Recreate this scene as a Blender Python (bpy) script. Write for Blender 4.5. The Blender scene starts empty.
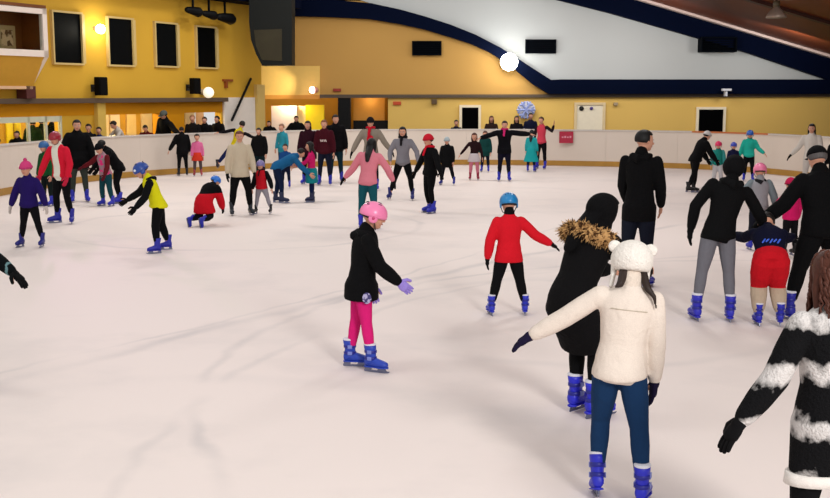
import bpy, bmesh, math, random
from mathutils import Vector, Matrix
random.seed(7)
PI = math.pi
sc = bpy.context.scene
COL = sc.collection
# ------------------------------------------------------------------ camera
F, CX, CY, H, HOR = 1100.0, 415.0, 249.0, 2.5, 94.0
PITCH = math.atan((CY - HOR) / F)
cam = bpy.data.cameras.new('camera'); camo = bpy.data.objects.new('camera', cam); COL.objects.link(camo)
camo.location = (0, 0, H); camo.rotation_euler = (PI/2 - PITCH, 0, 0)
cam.sensor_width = 36; cam.lens = 36 * F / 830; cam.clip_end = 300
sc.camera = camo
CAM = Vector((0, 0, H))
def ray(px, py):
    d = Vector(((px - CX) / F, 1, -(py - CY) / F))
    return Matrix.Rotation(-PITCH, 3, 'X') @ d
def hit(px, py, p0, n):
    d = ray(px, py); n = Vector(n)
    return CAM + d * ((Vector(p0) - CAM).dot(n) / d.dot(n))
def at(px, py):            # point of the ice under a pixel
    return hit(px, py, (0, 0, 0), (0, 0, 1))
def atY(px, py, Y): return hit(px, py, (0, Y, 0), (0, 1, 0))

# ------------------------------------------------------------------ materials
def lin(c):
    c = c / 255
    return c / 12.92 if c <= .04045 else ((c + .055) / 1.055) ** 2.4
def rgb(c): return (lin(c[0]), lin(c[1]), lin(c[2]), 1)
MC = {}
def base_mat(name, rough=.6, metal=0, spec=.3):
    m = bpy.data.materials.new(name); m.use_nodes = True
    nt = m.node_tree; b = nt.nodes['Principled BSDF']
    b.inputs['Roughness'].default_value = rough; b.inputs['Metallic'].default_value = metal
    b.inputs['Specular IOR Level'].default_value = spec
    return m, nt, b
def N(nt, t, **kw):
    n = nt.nodes.new(t)
    for k, v in kw.items():
        if k in n.inputs: n.inputs[k].default_value = v
        else: setattr(n, k, v)
    return n
def fabric(c, fold=.5, scale=9, vary=.12, rough=.9):
    key = ('f', tuple(c), fold, scale, vary)
    if key in MC: return MC[key]
    m, nt, b = base_mat('fabric', rough, 0, .12)
    tc = N(nt, 'ShaderNodeTexCoord')
    n1 = N(nt, 'ShaderNodeTexNoise', Scale=scale, Detail=3.0, Distortion=.8)
    n2 = N(nt, 'ShaderNodeTexNoise', Scale=180.0, Detail=1.0)
    nt.links.new(tc.outputs['Object'], n1.inputs['Vector']); nt.links.new(tc.outputs['Object'], n2.inputs['Vector'])
    mx = N(nt, 'ShaderNodeMix', data_type='RGBA')
    mx.inputs['A'].default_value = rgb(c)
    mx.inputs['B'].default_value = tuple(x * (1 - 2 * vary) for x in rgb(c)[:3]) + (1,)
    nt.links.new(n2.outputs['Fac'], mx.inputs['Factor']); nt.links.new(mx.outputs['Result'], b.inputs['Base Color'])
    b1 = N(nt, 'ShaderNodeBump', Strength=fold, Distance=.03); b2 = N(nt, 'ShaderNodeBump', Strength=.3, Distance=.003)
    nt.links.new(n1.outputs['Fac'], b1.inputs['Height']); nt.links.new(n2.outputs['Fac'], b2.inputs['Height'])
    nt.links.new(b1.outputs['Normal'], b2.inputs['Normal']); nt.links.new(b2.outputs['Normal'], b.inputs['Normal'])
    MC[key] = m; return m
def plain(c, rough=.5, metal=0, spec=.4, noise=.06, scale=6.0):
    key = ('p', tuple(c), rough, metal, noise, scale)
    if key in MC: return MC[key]
    m, nt, b = base_mat('surface', rough, metal, spec)
    tc = N(nt, 'ShaderNodeTexCoord'); n1 = N(nt, 'ShaderNodeTexNoise', Scale=scale, Detail=4.0)
    nt.links.new(tc.outputs['Object'], n1.inputs['Vector'])
    mx = N(nt, 'ShaderNodeMix', data_type='RGBA')
    mx.inputs['A'].default_value = rgb(c); mx.inputs['B'].default_value = tuple(x * (1 - 2 * noise) for x in rgb(c)[:3]) + (1,)
    nt.links.new(n1.outputs['Fac'], mx.inputs['Factor']); nt.links.new(mx.outputs['Result'], b.inputs['Base Color'])
    MC[key] = m; return m
def emit(c, s):
    key = ('e', tuple(c), s)
    if key in MC: return MC[key]
    m, nt, b = base_mat('lamp', .5)
    b.inputs['Base Color'].default_value = rgb(c); b.inputs['Emission Color'].default_value = rgb(c); b.inputs['Emission Strength'].default_value = s
    MC[key] = m; return m
def bands(c1, c2, axis, freq, lo, hi, fold=.4, wob=.05, ph=0):   # broad cloth stripes along one axis of the garment
    m, nt, b = base_mat('striped_fabric', .95, 0, .1)
    tc = N(nt, 'ShaderNodeTexCoord'); sep = N(nt, 'ShaderNodeSeparateXYZ')
    nz = N(nt, 'ShaderNodeTexNoise', Scale=14.0, Detail=4.0)
    nt.links.new(tc.outputs['Object'], nz.inputs['Vector']); nt.links.new(tc.outputs['Object'], sep.inputs[0])
    a1 = N(nt, 'ShaderNodeMath', operation='MULTIPLY_ADD'); a1.inputs[1].default_value = wob * 2
    nt.links.new(nz.outputs['Fac'], a1.inputs[0]); nt.links.new(sep.outputs[axis], a1.inputs[2])
    s1 = N(nt, 'ShaderNodeMath', operation='MULTIPLY'); s1.inputs[1].default_value = freq; nt.links.new(a1.outputs[0], s1.inputs[0])
    s0 = N(nt, 'ShaderNodeMath', operation='ADD'); s0.inputs[1].default_value = ph; nt.links.new(s1.outputs[0], s0.inputs[0])
    s2 = N(nt, 'ShaderNodeMath', operation='SINE'); nt.links.new(s0.outputs[0], s2.inputs[0])
    cr = N(nt, 'ShaderNodeMapRange'); cr.inputs['From Min'].default_value = lo; cr.inputs['From Max'].default_value = hi
    nt.links.new(s2.outputs[0], cr.inputs['Value'])
    mx = N(nt, 'ShaderNodeMix', data_type='RGBA'); mx.inputs['A'].default_value = rgb(c1); mx.inputs['B'].default_value = rgb(c2)
    nt.links.new(cr.outputs[0], mx.inputs['Factor']); nt.links.new(mx.outputs['Result'], b.inputs['Base Color'])
    n2 = N(nt, 'ShaderNodeTexNoise', Scale=70.0, Detail=3.0); nt.links.new(tc.outputs['Object'], n2.inputs['Vector'])
    bp = N(nt, 'ShaderNodeBump', Strength=fold, Distance=.02); nt.links.new(n2.outputs['Fac'], bp.inputs['Height']); nt.links.new(bp.outputs['Normal'], b.inputs['Normal'])
    return m
def patterned(c1, c2, scale=18.0, t=.55):
    m, nt, b = base_mat('patterned_fabric', .9, 0, .1)
    tc = N(nt, 'ShaderNodeTexCoord'); nz = N(nt, 'ShaderNodeTexNoise', Scale=scale, Detail=1.0)
    nt.links.new(tc.outputs['Object'], nz.inputs['Vector'])
    cr = N(nt, 'ShaderNodeMapRange'); cr.inputs['From Min'].default_value = t - .03; cr.inputs['From Max'].default_value = t + .03
    nt.links.new(nz.outputs['Fac'], cr.inputs['Value'])
    mx = N(nt, 'ShaderNodeMix', data_type='RGBA'); mx.inputs['A'].default_value = rgb(c1); mx.inputs['B'].default_value = rgb(c2)
    nt.links.new(cr.outputs[0], mx.inputs['Factor']); nt.links.new(mx.outputs['Result'], b.inputs['Base Color'])
    return m
def split_mat(c1, c2, z, axis=2):      # garment of two cloths meeting at height z
    m, nt, b = base_mat('two_tone_fabric', .9, 0, .1)
    tc = N(nt, 'ShaderNodeTexCoord'); sep = N(nt, 'ShaderNodeSeparateXYZ'); nt.links.new(tc.outputs['Object'], sep.inputs[0])
    gt = N(nt, 'ShaderNodeMath', operation='GREATER_THAN'); gt.inputs[1].default_value = z; ab = N(nt, 'ShaderNodeMath', operation='ABSOLUTE'); nt.links.new(sep.outputs[axis], ab.inputs[0]); nt.links.new(ab.outputs[0], gt.inputs[0])
    mx = N(nt, 'ShaderNodeMix', data_type='RGBA'); mx.inputs['A'].default_value = rgb(c1); mx.inputs['B'].default_value = rgb(c2)
    nt.links.new(gt.outputs[0], mx.inputs['Factor']); nt.links.new(mx.outputs['Result'], b.inputs['Base Color'])
    n2 = N(nt, 'ShaderNodeTexNoise', Scale=12.0, Detail=3.0); nt.links.new(tc.outputs['Object'], n2.inputs['Vector'])
    bp = N(nt, 'ShaderNodeBump', Strength=.6, Distance=.03); nt.links.new(n2.outputs['Fac'], bp.inputs['Height']); nt.links.new(bp.outputs['Normal'], b.inputs['Normal'])
    return m
def wood(c1, c2, axis_scale=(1, 12, 12), rough=.45):
    m, nt, b = base_mat('wood', rough, 0, .4)
    tc = N(nt, 'ShaderNodeTexCoord'); mp = N(nt, 'ShaderNodeMapping'); mp.inputs['Scale'].default_value = axis_scale
    nz = N(nt, 'ShaderNodeTexNoise', Scale=1.0, Detail=5.0, Distortion=.6)
    nt.links.new(tc.outputs['Object'], mp.inputs[0]); nt.links.new(mp.outputs[0], nz.inputs['Vector'])
    mx = N(nt, 'ShaderNodeMix', data_type='RGBA'); mx.inputs['A'].default_value = rgb(c1); mx.inputs['B'].default_value = rgb(c2)
    nt.links.new(nz.outputs['Fac'], mx.inputs['Factor']); nt.links.new(mx.outputs['Result'], b.inputs['Base Color'])
    return m

# ------------------------------------------------------------------ mesh helpers
V = Vector
def ring_loft(bm, rings, n=14):
    """rings: (center, U, V) ellipses; caps closed by a fan"""
    vs = []
    for c, u, v in rings:
        vs.append([bm.verts.new(c + u * math.cos(2*PI*i/n) + v * math.sin(2*PI*i/n)) for i in range(n)])
    for a, b in zip(vs[:-1], vs[1:]):
        for i in range(n):
            bm.faces.new((a[i], a[(i+1) % n], b[(i+1) % n], b[i]))
    bm.faces.new(list(reversed(vs[0]))); bm.faces.new(vs[-1])
def perp(d, ref):
    d = d.normalized(); u = ref - d * ref.dot(d)
    if u.length < 1e-3: u = d.orthogonal()
    u.normalize(); return u, d.cross(u)
def tube(bm, pts, rad, n=12, flat=(1, 1), ref=V((1, 0, 0))):
    pts = [V(p) for p in pts]; rings = []
    d0 = (pts[1] - pts[0]).normalized(); d1 = (pts[-1] - pts[-2]).normalized()
    def rg(c, d, r):
        u, v = perp(d, ref); return (c, u * r * flat[0], v * r * flat[1])
    r0, r1 = rad[0], rad[-1]
    for a, s in ((-.95, .25), (-.7, .7)): rings.append(rg(pts[0] + d0 * r0 * a * min(flat), d0, r0 * s))
    for i, p in enumerate(pts):
        if i == 0: d = d0
        elif i == len(pts) - 1: d = d1
        else: d = ((pts[i+1] - p).normalized() + (p - pts[i-1]).normalized())
        rings.append(rg(p, d if d.length > 1e-4 else d0, rad[i]))
    for a, s in ((.7, .7), (.95, .25)): rings.append(rg(pts[-1] + d1 * r1 * a * min(flat), d1, r1 * s))
    ring_loft(bm, rings, n)
def ellipsoid(bm, c, r, M=None, nu=20, nv=12, fn=None):
    c = V(c); M = M or Matrix.Identity(3)
    def P(i, j):
        th = PI * j / nv; ph = 2 * PI * i / nu
        p = V((math.sin(th) * math.cos(ph), math.sin(th) * math.sin(ph), math.cos(th)))
        if fn: p = fn(p)
        return c + M @ V((p.x * r[0], p.y * r[1], p.z * r[2]))
    top = bm.verts.new(P(0, 0)); bot = bm.verts.new(P(0, nv))
    rows = [[bm.verts.new(P(i, j)) for i in range(nu)] for j in range(1, nv)]
    for i in range(nu):
        k = (i + 1) % nu
        bm.faces.new((top, rows[0][i], rows[0][k])); bm.faces.new((bot, rows[-1][k], rows[-1][i]))
        for j in range(nv - 2): bm.faces.new((rows[j][i], rows[j+1][i], rows[j+1][k], rows[j][k]))
def box(bm, a, b, M=None):
    x0, y0, z0 = a; x1, y1, z1 = b
    ps = [(x0,y0,z0),(x1,y0,z0),(x1,y1,z0),(x0,y1,z0),(x0,y0,z1),(x1,y0,z1),(x1,y1,z1),(x0,y1,z1)]
    vs = [bm.verts.new(M @ V(p) if M else V(p)) for p in ps]
    for f in ((0,3,2,1),(4,5,6,7),(0,1,5,4),(1,2,6,5),(2,3,7,6),(3,0,4,7)): bm.faces.new([vs[i] for i in f])
def prism(bm, front, back):
    f = [bm.verts.new(p) for p in front]; b = [bm.verts.new(p) for p in back]
    bm.faces.new(f); bm.faces.new(list(reversed(b)))
    n = len(f)
    for i in range(n): bm.faces.new((f[i], b[i], b[(i+1) % n], f[(i+1) % n]))
FIN = []
def obj(name, bm, mat, parent=None, smooth=True, vox=None, extra=None, sm=3, bevel=0):
    bmesh.ops.recalc_face_normals(bm, faces=bm.faces)
    me = bpy.data.meshes.new(name); bm.to_mesh(me); bm.free()
    o = bpy.data.objects.new(name, me); COL.objects.link(o)
    me.materials.append(mat)
    if parent: o.parent = parent
    if vox:
        r = o.modifiers.new('r', 'REMESH'); r.mode = 'VOXEL'; r.voxel_size = vox; r.use_smooth_shade = True
        s = o.modifiers.new('s', 'SMOOTH'); s.factor = .5; s.iterations = sm
        FIN.append((o, extra))
    else:
        if bevel:
            bv = o.modifiers.new('b', 'BEVEL'); bv.width = bevel; bv.segments = 2; bv.limit_method = 'ANGLE'
        if smooth:
            for p in me.polygons: p.use_smooth = True
    return o
def finish():
    bpy.context.view_layer.update()
    dg = bpy.context.evaluated_depsgraph_get()
    res = []
    for o, ex in FIN:
        me = bpy.data.meshes.new_from_object(o.evaluated_get(dg))
        res.append((o, me, ex))
    for o, me, ex in res:
        if ex is not None:
            bmesh.ops.recalc_face_normals(ex, faces=ex.faces)
            t = bpy.data.meshes.new('t'); ex.to_mesh(t); ex.free()
            b = bmesh.new(); b.from_mesh(me); b.from_mesh(t); b.to_mesh(me); b.free(); bpy.data.meshes.remove(t)
        me.polygons.foreach_set('use_smooth', [True] * len(me.polygons))
        o.modifiers.clear(); old = o.data; m = old.materials[0] if old.materials else None
        if not me.materials: me.materials.append(m)
        o.data = me; bpy.data.meshes.remove(old)
def struct(o): o['kind'] = 'structure'; return o
def tag(o, label, cat, group=None):
    o['label'] = label; o['category'] = cat
    if group: o['group'] = group
    return o
def empty(name, loc=(0, 0, 0), rz=0):
    o = bpy.data.objects.new(name, None); COL.objects.link(o); o.location = loc; o.rotation_euler = (0, 0, rz); o.empty_display_size = .2
    return o

# ------------------------------------------------------------------ people
SKIN = (205, 150, 125); BLUE = (38, 44, 178); BLK = (14, 13, 15)
def rx(d): return Matrix.Rotation(math.radians(d), 3, 'X')
def ry(d): return Matrix.Rotation(math.radians(d), 3, 'Y')
def rz(d): return Matrix.Rotation(math.radians(d), 3, 'Z')
def hand_mesh(bm, fbm, w, d, inward, S, fat=1.0, curl=.35, spread=.1):
    """palm into bm, five fingers into fbm; w wrist, d direction of the forearm, inward = palm normal"""
    d = d.normalized(); n = inward - d * inward.dot(d)
    n = n.normalized() if n.length > 1e-3 else d.orthogonal().normalized()
    return d, n
def hand(bm, fbm, w, d, inward, thumbward, S, fat=1.0, curl=.35):
    d = d.normalized()
    n = inward - d * inward.dot(d); n = n.normalized() if n.length > .05 else d.orthogonal().normalized()
    t = d.cross(n)
    if t.dot(thumbward) < 0: t = -t
    L = .056 * S
    p1 = w + d * .012 * S; p2 = w + d * L + n * .004 * S
    tube(bm, [p1, (p1 + p2) / 2, p2], [.019*S*fat, .024*S*fat, .024*S*fat], 10, (1, .5), t)
    Ls = (.040, .046, .043, .034)
    for i, (off, l) in enumerate(zip((.018, .006, -.006, -.017), Ls)):
        b = w + d * (L - .01 * S) + t * off * S * (1 + .1 * fat) + n * .004 * S
        r = (.0062 if i < 3 else .0054) * S * fat
        dd = (d + t * off * 4).normalized(); q = [b]
        a = curl * .5
        for k, f in enumerate((.012 / l + .42, .33, .27)):
            a2 = a * (1 + k * .9)
            q.append(q[-1] + (dd * math.cos(a2) + n * math.sin(a2)) * l * S * f * 1.0)
        tube(fbm, q, [r, r, r * .92, r * .8], 7)
    b = w + d * .016 * S + t * .016 * S * fat
    q = [b, b + (d * .55 + t * .75 + n * .25).normalized() * .028 * S, b + (d * .6 + t * .72 + n * .3).normalized() * .028 * S + (d * .85 + t * .35 + n * .4).normalized() * .026 * S]
    tube(fbm, q, [.0092*S*fat, .0078*S*fat, .0062*S*fat], 8)

def skate(root, A, f, u, S, c, near, liner=(225, 225, 235), name='ice_skate'):
    """boot with blade; A ankle, f forward, u up"""
    f = f - u * f.dot(u); f.normalize(); s = f.cross(u).normalized(); k = S
    kk = .88
    mat = plain(c, .42, 0, .4, .05, 30)
    bm = bmesh.new()
    def E(x, z, a, b): return (A + f * x * k + u * z * k, s * a * k, None, b)
    # shaft
    R = []
    for z, x, a, b in ((-.03, 0, .026, .036), (0, -.002, .025, .034), (.03, -.002, .027, .034), (.065, -.006, .031, .038), (.085, -.008, .032, .039)):
        R.append((A + f * x * k + u * z * k, f * b * k, s * a * k))
    ring_loft(bm, R, 14)
    R = []
    for x, zc, w, h in ((-.048, -.022, .014, .016), (-.042, -.018, .024, .028), (-.01, -.016, .028, .034), (.03, -.02, .028, .03), (.065, -.026, .031, .025), (.10, -.03, .029, .020), (.122, -.033, .02, .014), (.128, -.036, .008, .006)):
        R.append((A + f * x * k * .88 + u * zc * k, s * w * k * .92, u * h * k))
    ring_loft(bm, R, 14)
    # sole
    M = Matrix((s, f, u)).transposed()
    pr = [(-.046, .02), (-.05, -.02)]
    R = [(A + f * x * k * .88 + u * -.05 * k, s * w * k * .92, u * .006 * k) for x, w in ((-.05, .016), (-.03, .026), (.02, .024), (.07, .032), (.11, .026), (.13, .01))]
    ring_loft(bm, R, 10)
    b = obj(name, bm, mat, root)
    def loc(p): return A + s * p[0] + f * p[1] * .88 + u * p[2]
    # blade with two posts
    bm = bmesh.new()
    zt, zb = -.052 * k, -.05 * k - .05
    fr = [(-.055*k, zb+.012), (-.05*k, zb+.002), (.10*k, zb), (.135*k, zb+.006), (.145*k, zb+.02), (.12*k, zb+.02), (.10*k, zt), (.06*k, zt), (.045*k, zb+.02), (-.005*k, zb+.02), (-.015*k, zt), (-.045*k, zt)]
    prism(bm, [loc((-.003, y, z)) for y, z in fr], [loc((.003, y, z)) for y, z in fr])
    if near:
        prism(bm, [loc((-.009, y, z)) for y, z in ((-.05*k, zt), (-.03*k, zb+.02), (.0, zb+.02), (.0, zt))], [loc((.009, y, z)) for y, z in ((-.05*k, zt), (-.03*k, zb+.02), (.0, zb+.02), (.0, zt))])
        prism(bm, [loc((-.009, y, z)) for y, z in ((.055*k, zt), (.06*k, zb+.02), (.11*k, zb+.02), (.11*k, zt))], [loc((.009, y, z)) for y, z in ((.055*k, zt), (.06*k, zb+.02), (.11*k, zb+.02), (.11*k, zt))])
    obj('blade', bm, plain((120, 125, 150), .3, .8, .5), b, smooth=False)
    if near:
        bm = bmesh.new()
        R = []
        for z, x, a, bb in ((.082, -.008, .030, .036), (.086, -.008, .0335, .0395), (.092, -.008, .0335, .0395), (.096, -.008, .028, .034)):
            R.append((A + f * x * k + u * z * k, f * bb * k, s * a * k))
        ring_loft(bm, R, 14); obj('liner', bm, fabric(liner), b)
        for z, nm in ((.045, 'strap'), (.005, 'strap')):
            bm = bmesh.new(); R = []
            for dz, g in ((-.009, 0.0), (-.007, .004), (.007, .004), (.009, 0.0)):
                R.append((A + f * -.003 * k + u * (z + dz) * k, f * (.036 + g) * k, s * (.0285 + g) * k))
            ring_loft(bm, R, 14); obj(nm, bm, plain((30, 34, 138), .4), b)
            for sg in (1, -1):
                bm = bmesh.new()
                box(bm, (sg * .03 * k - .004, -.012 * k, (z - .011) * k), (sg * .03 * k + .006, .016 * k, (z + .011) * k), Matrix.Translation(A) @ M.to_4x4())
                obj('buckle', bm, plain((120, 132, 205), .35), b, bevel=.002)
    return b

def P(label, x, yf, yt, yaw=0, k=0.0, top=BLK, trou=BLK, group=None, lean=0, roll=0, twist=0,
      la=((.2, .05, -1), (.1, .25, -1)), ra=((.2, .05, -1), (.1, .25, -1)),
      ll=((.10, .0, -1), (.06, 0, -1)), rl=((.10, .0, -1), (.06, 0, -1)),
      puff=.014, fit=.012, hem=.0, flare=0.0, hair='short', hairc=(22, 16, 14), hat=None, hatc=(40, 90, 170),
      glove=None, boots=BLUE, skin=SKIN, hy=0, hp=8, hr=0, sleeves=None, skirt=None, skirtlen=.8, skirtpf=.006, scarf=None,
      hood=None, topmat=None, trmat=None, girth=1.0, lf=None, rf=None, pz=None, extras=None, curl=.35, S=None, zoff=0, fur=None,
      collar=None):
    g = at(x, yf); dist = g.y
    ppm = F / dist
    near = ppm > 75
    vox = min(.024, max(.0085, 1.05 / ppm))
    if near: vox = max(.0085, .8 / ppm)
    ztop = hit(x, yt, (0, dist, 0), (0, 1, 0)).z
    T = rz(twist) @ ry(roll) @ rx(-lean)
    Hh = (.133 + .038 * k); hipz = .51 - .02 * k
    thL = .235 * hipz / .51; shL = .228 * hipz / .51
    chin = 1 - Hh; shz = chin - .047; tl = shz - hipz       # torso: hip to shoulder
    hw = .048; sw = (.110 - .006 * k)
    def nd(v, s): return V((v[0] * s, v[1], v[2])).normalized()
    legs = {}
    for s, L in ((-1, ll), (1, rl)):
        h = V((hw * s, 0, 0)); kn = h + nd(L[0], s) * thL; an = kn + nd(L[1], s) * shL
        legs[s] = [h, kn, an]
    low = min(legs[s][2].z for s in (-1, 1))
    pelv = (-low + .05) if pz is None else pz
    HM = rz(hy) @ rx(-hp) @ ry(hr)
    HM = (T @ HM) if lean < 25 else (rz(0) @ T @ rx(lean * .55) @ HM)
    hc = T @ V((0, .012, tl + .047 + Hh * .0)) + HM @ V((0, .01, Hh * .5))
    topz = pelv + hc.z + Hh * .5
    hatadd = .012 if hat else 0
    if S is None: S = (ztop - .05) / (topz + hatadd)
    Pz = V((0, 0, pelv * S + .05 + zoff))
    # local points
    for s in legs: legs[s] = [Pz + p * S for p in legs[s]]
    def TP(p): return Pz + T @ (V(p) * S)
    arms = {}
    for s, A in ((-1, la), (1, ra)):
        sh = TP((sw * .97 * s, 0, tl - .016)); u = nd(A[0], s); fo = nd(A[1], s)
        arms[s] = [sh, sh + u * .172 * S, sh + u * .172 * S + fo * .150 * S, fo, u]
    C = Pz + hc * S; h = Hh * S * .5
    root = empty('person', (g.x, g.y, 0), math.radians(yaw))
    root['label'] = label; root['category'] = 'person'
    if group: root['group'] = group
    G = girth
    # ---- body
    bm = bmesh.new(); fb = bmesh.new()
    def torso(bm, p, z0=-.05, z1=None, base=0):
        prof = [(-.05, .062, .050), (0, .086, .064), (.05, .084, .062), (tl*.36, .072, .054), (tl*.62, .082, .060), (tl*.80, .092, .060), (tl*.92, .088, .054), (tl + .006, .064, .046), (tl + .028, .036, .034)]
        R = []
        for z, a, b in prof:
            if z < z0: continue
            if z1 is not None and z > z1: continue
            a = a * G * S + p; b = b * G * S + p
            R.append((TP((0, 0, z)), T @ V((a, 0, 0)), T @ V((0, b, 0))))
        ring_loft(bm, R, 20)
    torso(bm, 0)
    R0 = T @ V((1, 0, 0))
    for s in (-1, 1):
        a = arms[s]; l = legs[s]
        tube(bm, [TP((sw * .5 * s, 0, tl - .05)), TP((sw * .85 * s, 0, tl - .03))], [.03*S, .027*S], 10)
        tube(bm, [a[0], a[1], (a[1] + a[2]) / 2 + (a[1] - a[2]) * .2, a[2]], [.026*S, .0225*S, .0225*S, .0145*S], 10)
        tube(bm, [l[0], l[0] * .5 + l[1] * .5, l[1], l[1] * .68 + l[2] * .32, l[2]], [.050*S*G, .045*S*G, .031*S, .0315*S, .021*S], 12)
        lat = root_dirs = V((s, 0, 0))
        hand(bm, fb, a[2], a[3], V((-s, 0, .0)) + V((0, 0, -.9)) * abs(a[3].x), V((0, 1, .3)), S, 1.0, curl)
        # foot inside the skate
        ftw = (rf if s > 0 else lf) or (None, 8); tube(bm, [l[2], l[2] + V((math.sin(math.radians(ftw[1])) * s * .05, .05 * math.cos(math.radians(ftw[1])), -.02)) * S], [.019*S, .016*S], 8)
    ne = TP((0, .0, tl + .01)); tube(bm, [ne, C - HM @ V((0, .12 * h, .55 * h))], [.032*S, .031*S], 12)
    hs = h
    ellipsoid(bm, C + HM @ V((0, -.10, .20)) * hs, (.70*hs, .86*hs, .80*hs), HM)
    ellipsoid(bm, C + HM @ V((0, .22, -.12)) * hs, (.60*hs, .60*hs, .84*hs), HM)
    ellipsoid(bm, C + HM @ V((0, .42, -.66)) * hs, (.32*hs, .34*hs, .26*hs), HM, 12, 8)
    for s in (-1, 1):
        ellipsoid(bm, C + HM @ V((.70 * s, .0, -.02)) * hs, (.10*hs, .17*hs, .24*hs), HM, 10, 8)
    ellipsoid(fb, C + HM @ V((0, .80, -.14)) * hs, (.12*hs, .20*hs, .15*hs), HM, 10, 8)
    tube(fb, [C + HM @ V((0, .74, .16)) * hs, C + HM @ V((0, .86, -.1)) * hs], [.055*hs, .09*hs], 8)
    obj('body', bm, plain(skin, .55, 0, .3, .04, 20), root, vox=vox * .85, extra=fb, sm=2)
    for s in (-1, 1):
        bm = bmesh.new(); ellipsoid(bm, C + HM @ V((.28 * s, .735, .04)) * hs, (.13*hs, .09*hs, .075*hs), HM, 10, 8)
        e = obj('eye', bm, plain((225, 220, 215), .2), root)
        bm = bmesh.new(); ellipsoid(bm, C + HM @ V((.27 * s, .80, .04)) * hs, (.06*hs, .035*hs, .062*hs), HM, 8, 6)
        obj('iris', bm, plain((35, 22, 16), .2), e)
        if ppm > 38:
            bm = bmesh.new(); tube(bm, [C + HM @ V((.14 * s, .80, .22)) * hs, C + HM @ V((.44 * s, .70, .22)) * hs], [.035*hs, .025*hs], 6)
            obj('eyebrow', bm, plain(hairc, .8), root)
    bm = bmesh.new(); tube(bm, [C + HM @ V((-.2, .72, -.44)) * hs, C + HM @ V((0, .795, -.45)) * hs, C + HM @ V((.2, .72, -.44)) * hs], [.04*hs, .065*hs, .04*hs], 8)
    obj('mouth', bm, plain((170, 85, 80), .4), root)
    # ---- top
    vt = vox; jsm = int(max(3, min(18, (.036 / vox) ** 2 * 1.2)))
    bm = bmesh.new(); slv = bm if sleeves is None else bmesh.new()
    torso(bm, puff, z0=-.06)
    for s in (-1, 1):
        a = arms[s]; l = legs[s]; pp = puff * .85
        p4 = a[2] * .93 + a[1] * .07
        tube(bm if sleeves is None else slv, [TP((sw * .5 * s, 0, tl - .055)), TP((sw * .86 * s, 0, tl - .034))], [.034*S+pp*.7, .027*S+pp*.8], 12)
        tube(slv, [a[0], (a[0]+a[1])/2, a[1], (a[1] + a[2]) / 2, p4], [.026*S+pp*.9, .028*S+pp*.95, .026*S+pp, .024*S+pp, .0185*S+pp*.8], 12)
    tube(bm, [TP((0, -.004, tl - .01)), TP((0, -.002, tl + .040))], [.04*S + puff * .8, .034*S + puff * .7], 12)
    def legskirt(bm, frac, fl, z0=.03, pf=puff):
        R = []
        n = 5
        base = TP((0, 0, z0)); R.append((base, T @ V((.084*G*S + pf, 0, 0)), T @ V((0, .068*G*S + pf, 0))))
        for i in range(n + 1):
            t = frac * i / n
            q = []
            for s in (-1, 1):
                l = legs[s]; q.append(l[0].lerp(l[1], t) if t <= 1 else l[1].lerp(l[2], t - 1))
            r = max((.044 - .008 * min(t, 1)) * S * G + pf, (.051 - .012 * min(t, 1)) * S * G + fit + .005) + fl * t * S
            c = (q[0] + q[1]) / 2; dv = (q[1] - q[0]) / 2
            xx = V((abs(dv.x) + r * 1.0, 0, 0)); dy = abs(dv.y) + r * 1.05
            dirv = ((legs[-1][1] + legs[1][1]) - (legs[-1][0] + legs[1][0])).normalized()
            U = V((1, 0, 0)); W = U.cross(dirv).normalized() * -1 if U.cross(dirv).y < 0 else U.cross(dirv).normalized(); dy += .034 * S * max(0, 1 - t * 1.2)
            R.append((c, U * xx.x, W * dy))
        ring_loft(bm, R, 22)
    if hem >= 0: legskirt(bm, max(hem, .10), flare)
    obj('jacket', bm, topmat or fabric(top), root, vox=vt, sm=jsm)
    if sleeves is not None: obj('sleeves', slv, fabric(sleeves) if not isinstance(sleeves, bpy.types.Material) else sleeves, root, vox=vt)
    # ---- trousers
    bm = bmesh.new()
    R = []
    for z, a, b in ((-.05, .062, .050), (0, .086, .064), (.05, .083, .062), (.07, .078, .058)):
        f2 = fit if hem <= 0 else fit * .2; R.append((TP((0, 0, z)), T @ V((a*G*S + f2, 0, 0)), T @ V((0, b*G*S + f2, 0))))
    ring_loft(bm, R, 20)
    for s in (-1, 1):
        l = legs[s]; e = l[2] + (l[1] - l[2]) * .24
        tube(bm, [l[0], l[0].lerp(l[1], .5), l[1], l[1].lerp(l[2], .32), e], [.052*S*G+fit, .046*S*G+fit, .032*S+fit, .032*S+fit, .0245*S+fit*.8], 12)
    obj('trousers', bm, trmat or fabric(trou, .35), root, vox=vox)
    if skirt is not None:
        bm = bmesh.new(); legskirt(bm, skirtlen, .06, .06, puff + skirtpf); obj('skirt', bm, fabric(skirt), root, vox=vox)
    # ---- gloves
    if glove is not None:
        for s in (-1, 1):
            a = arms[s]; bm = bmesh.new(); fb = bmesh.new()
            hand(bm, fb, a[2], a[3], V((-s, 0, .0)) + V((0, 0, -.9)) * abs(a[3].x), V((0, 1, .3)), S, 1.35, curl)
            tube(bm, [a[2] - a[3] * .012 * S, a[2] + a[3] * .02 * S], [.021*S, .021*S], 10)
            gl = obj('glove', bm, fabric(glove, .2), root, vox=max(.007, vox * .7), extra=fb, sm=1)
    # ---- skates
    for s, ft in ((-1, lf), (1, rf)):
        l = legs[s]; up = (l[1] - l[2]).normalized(); pit, toe = ft or (None, 8)
        fw = V((math.sin(math.radians(toe)) * s, math.cos(math.radians(toe)), 0))
        if pit is None: u = V((0, 0, 1)).lerp(up, .25).normalized()
        else: u = (Matrix.Rotation(-math.radians(pit), 3, 'X') @ V((0, 0, 1)))
        if pit is None: u = V((0, 0, 1))
        skate(root, l[2], fw - u * fw.dot(u) if True else fw, u, S, boots, near)
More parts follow.
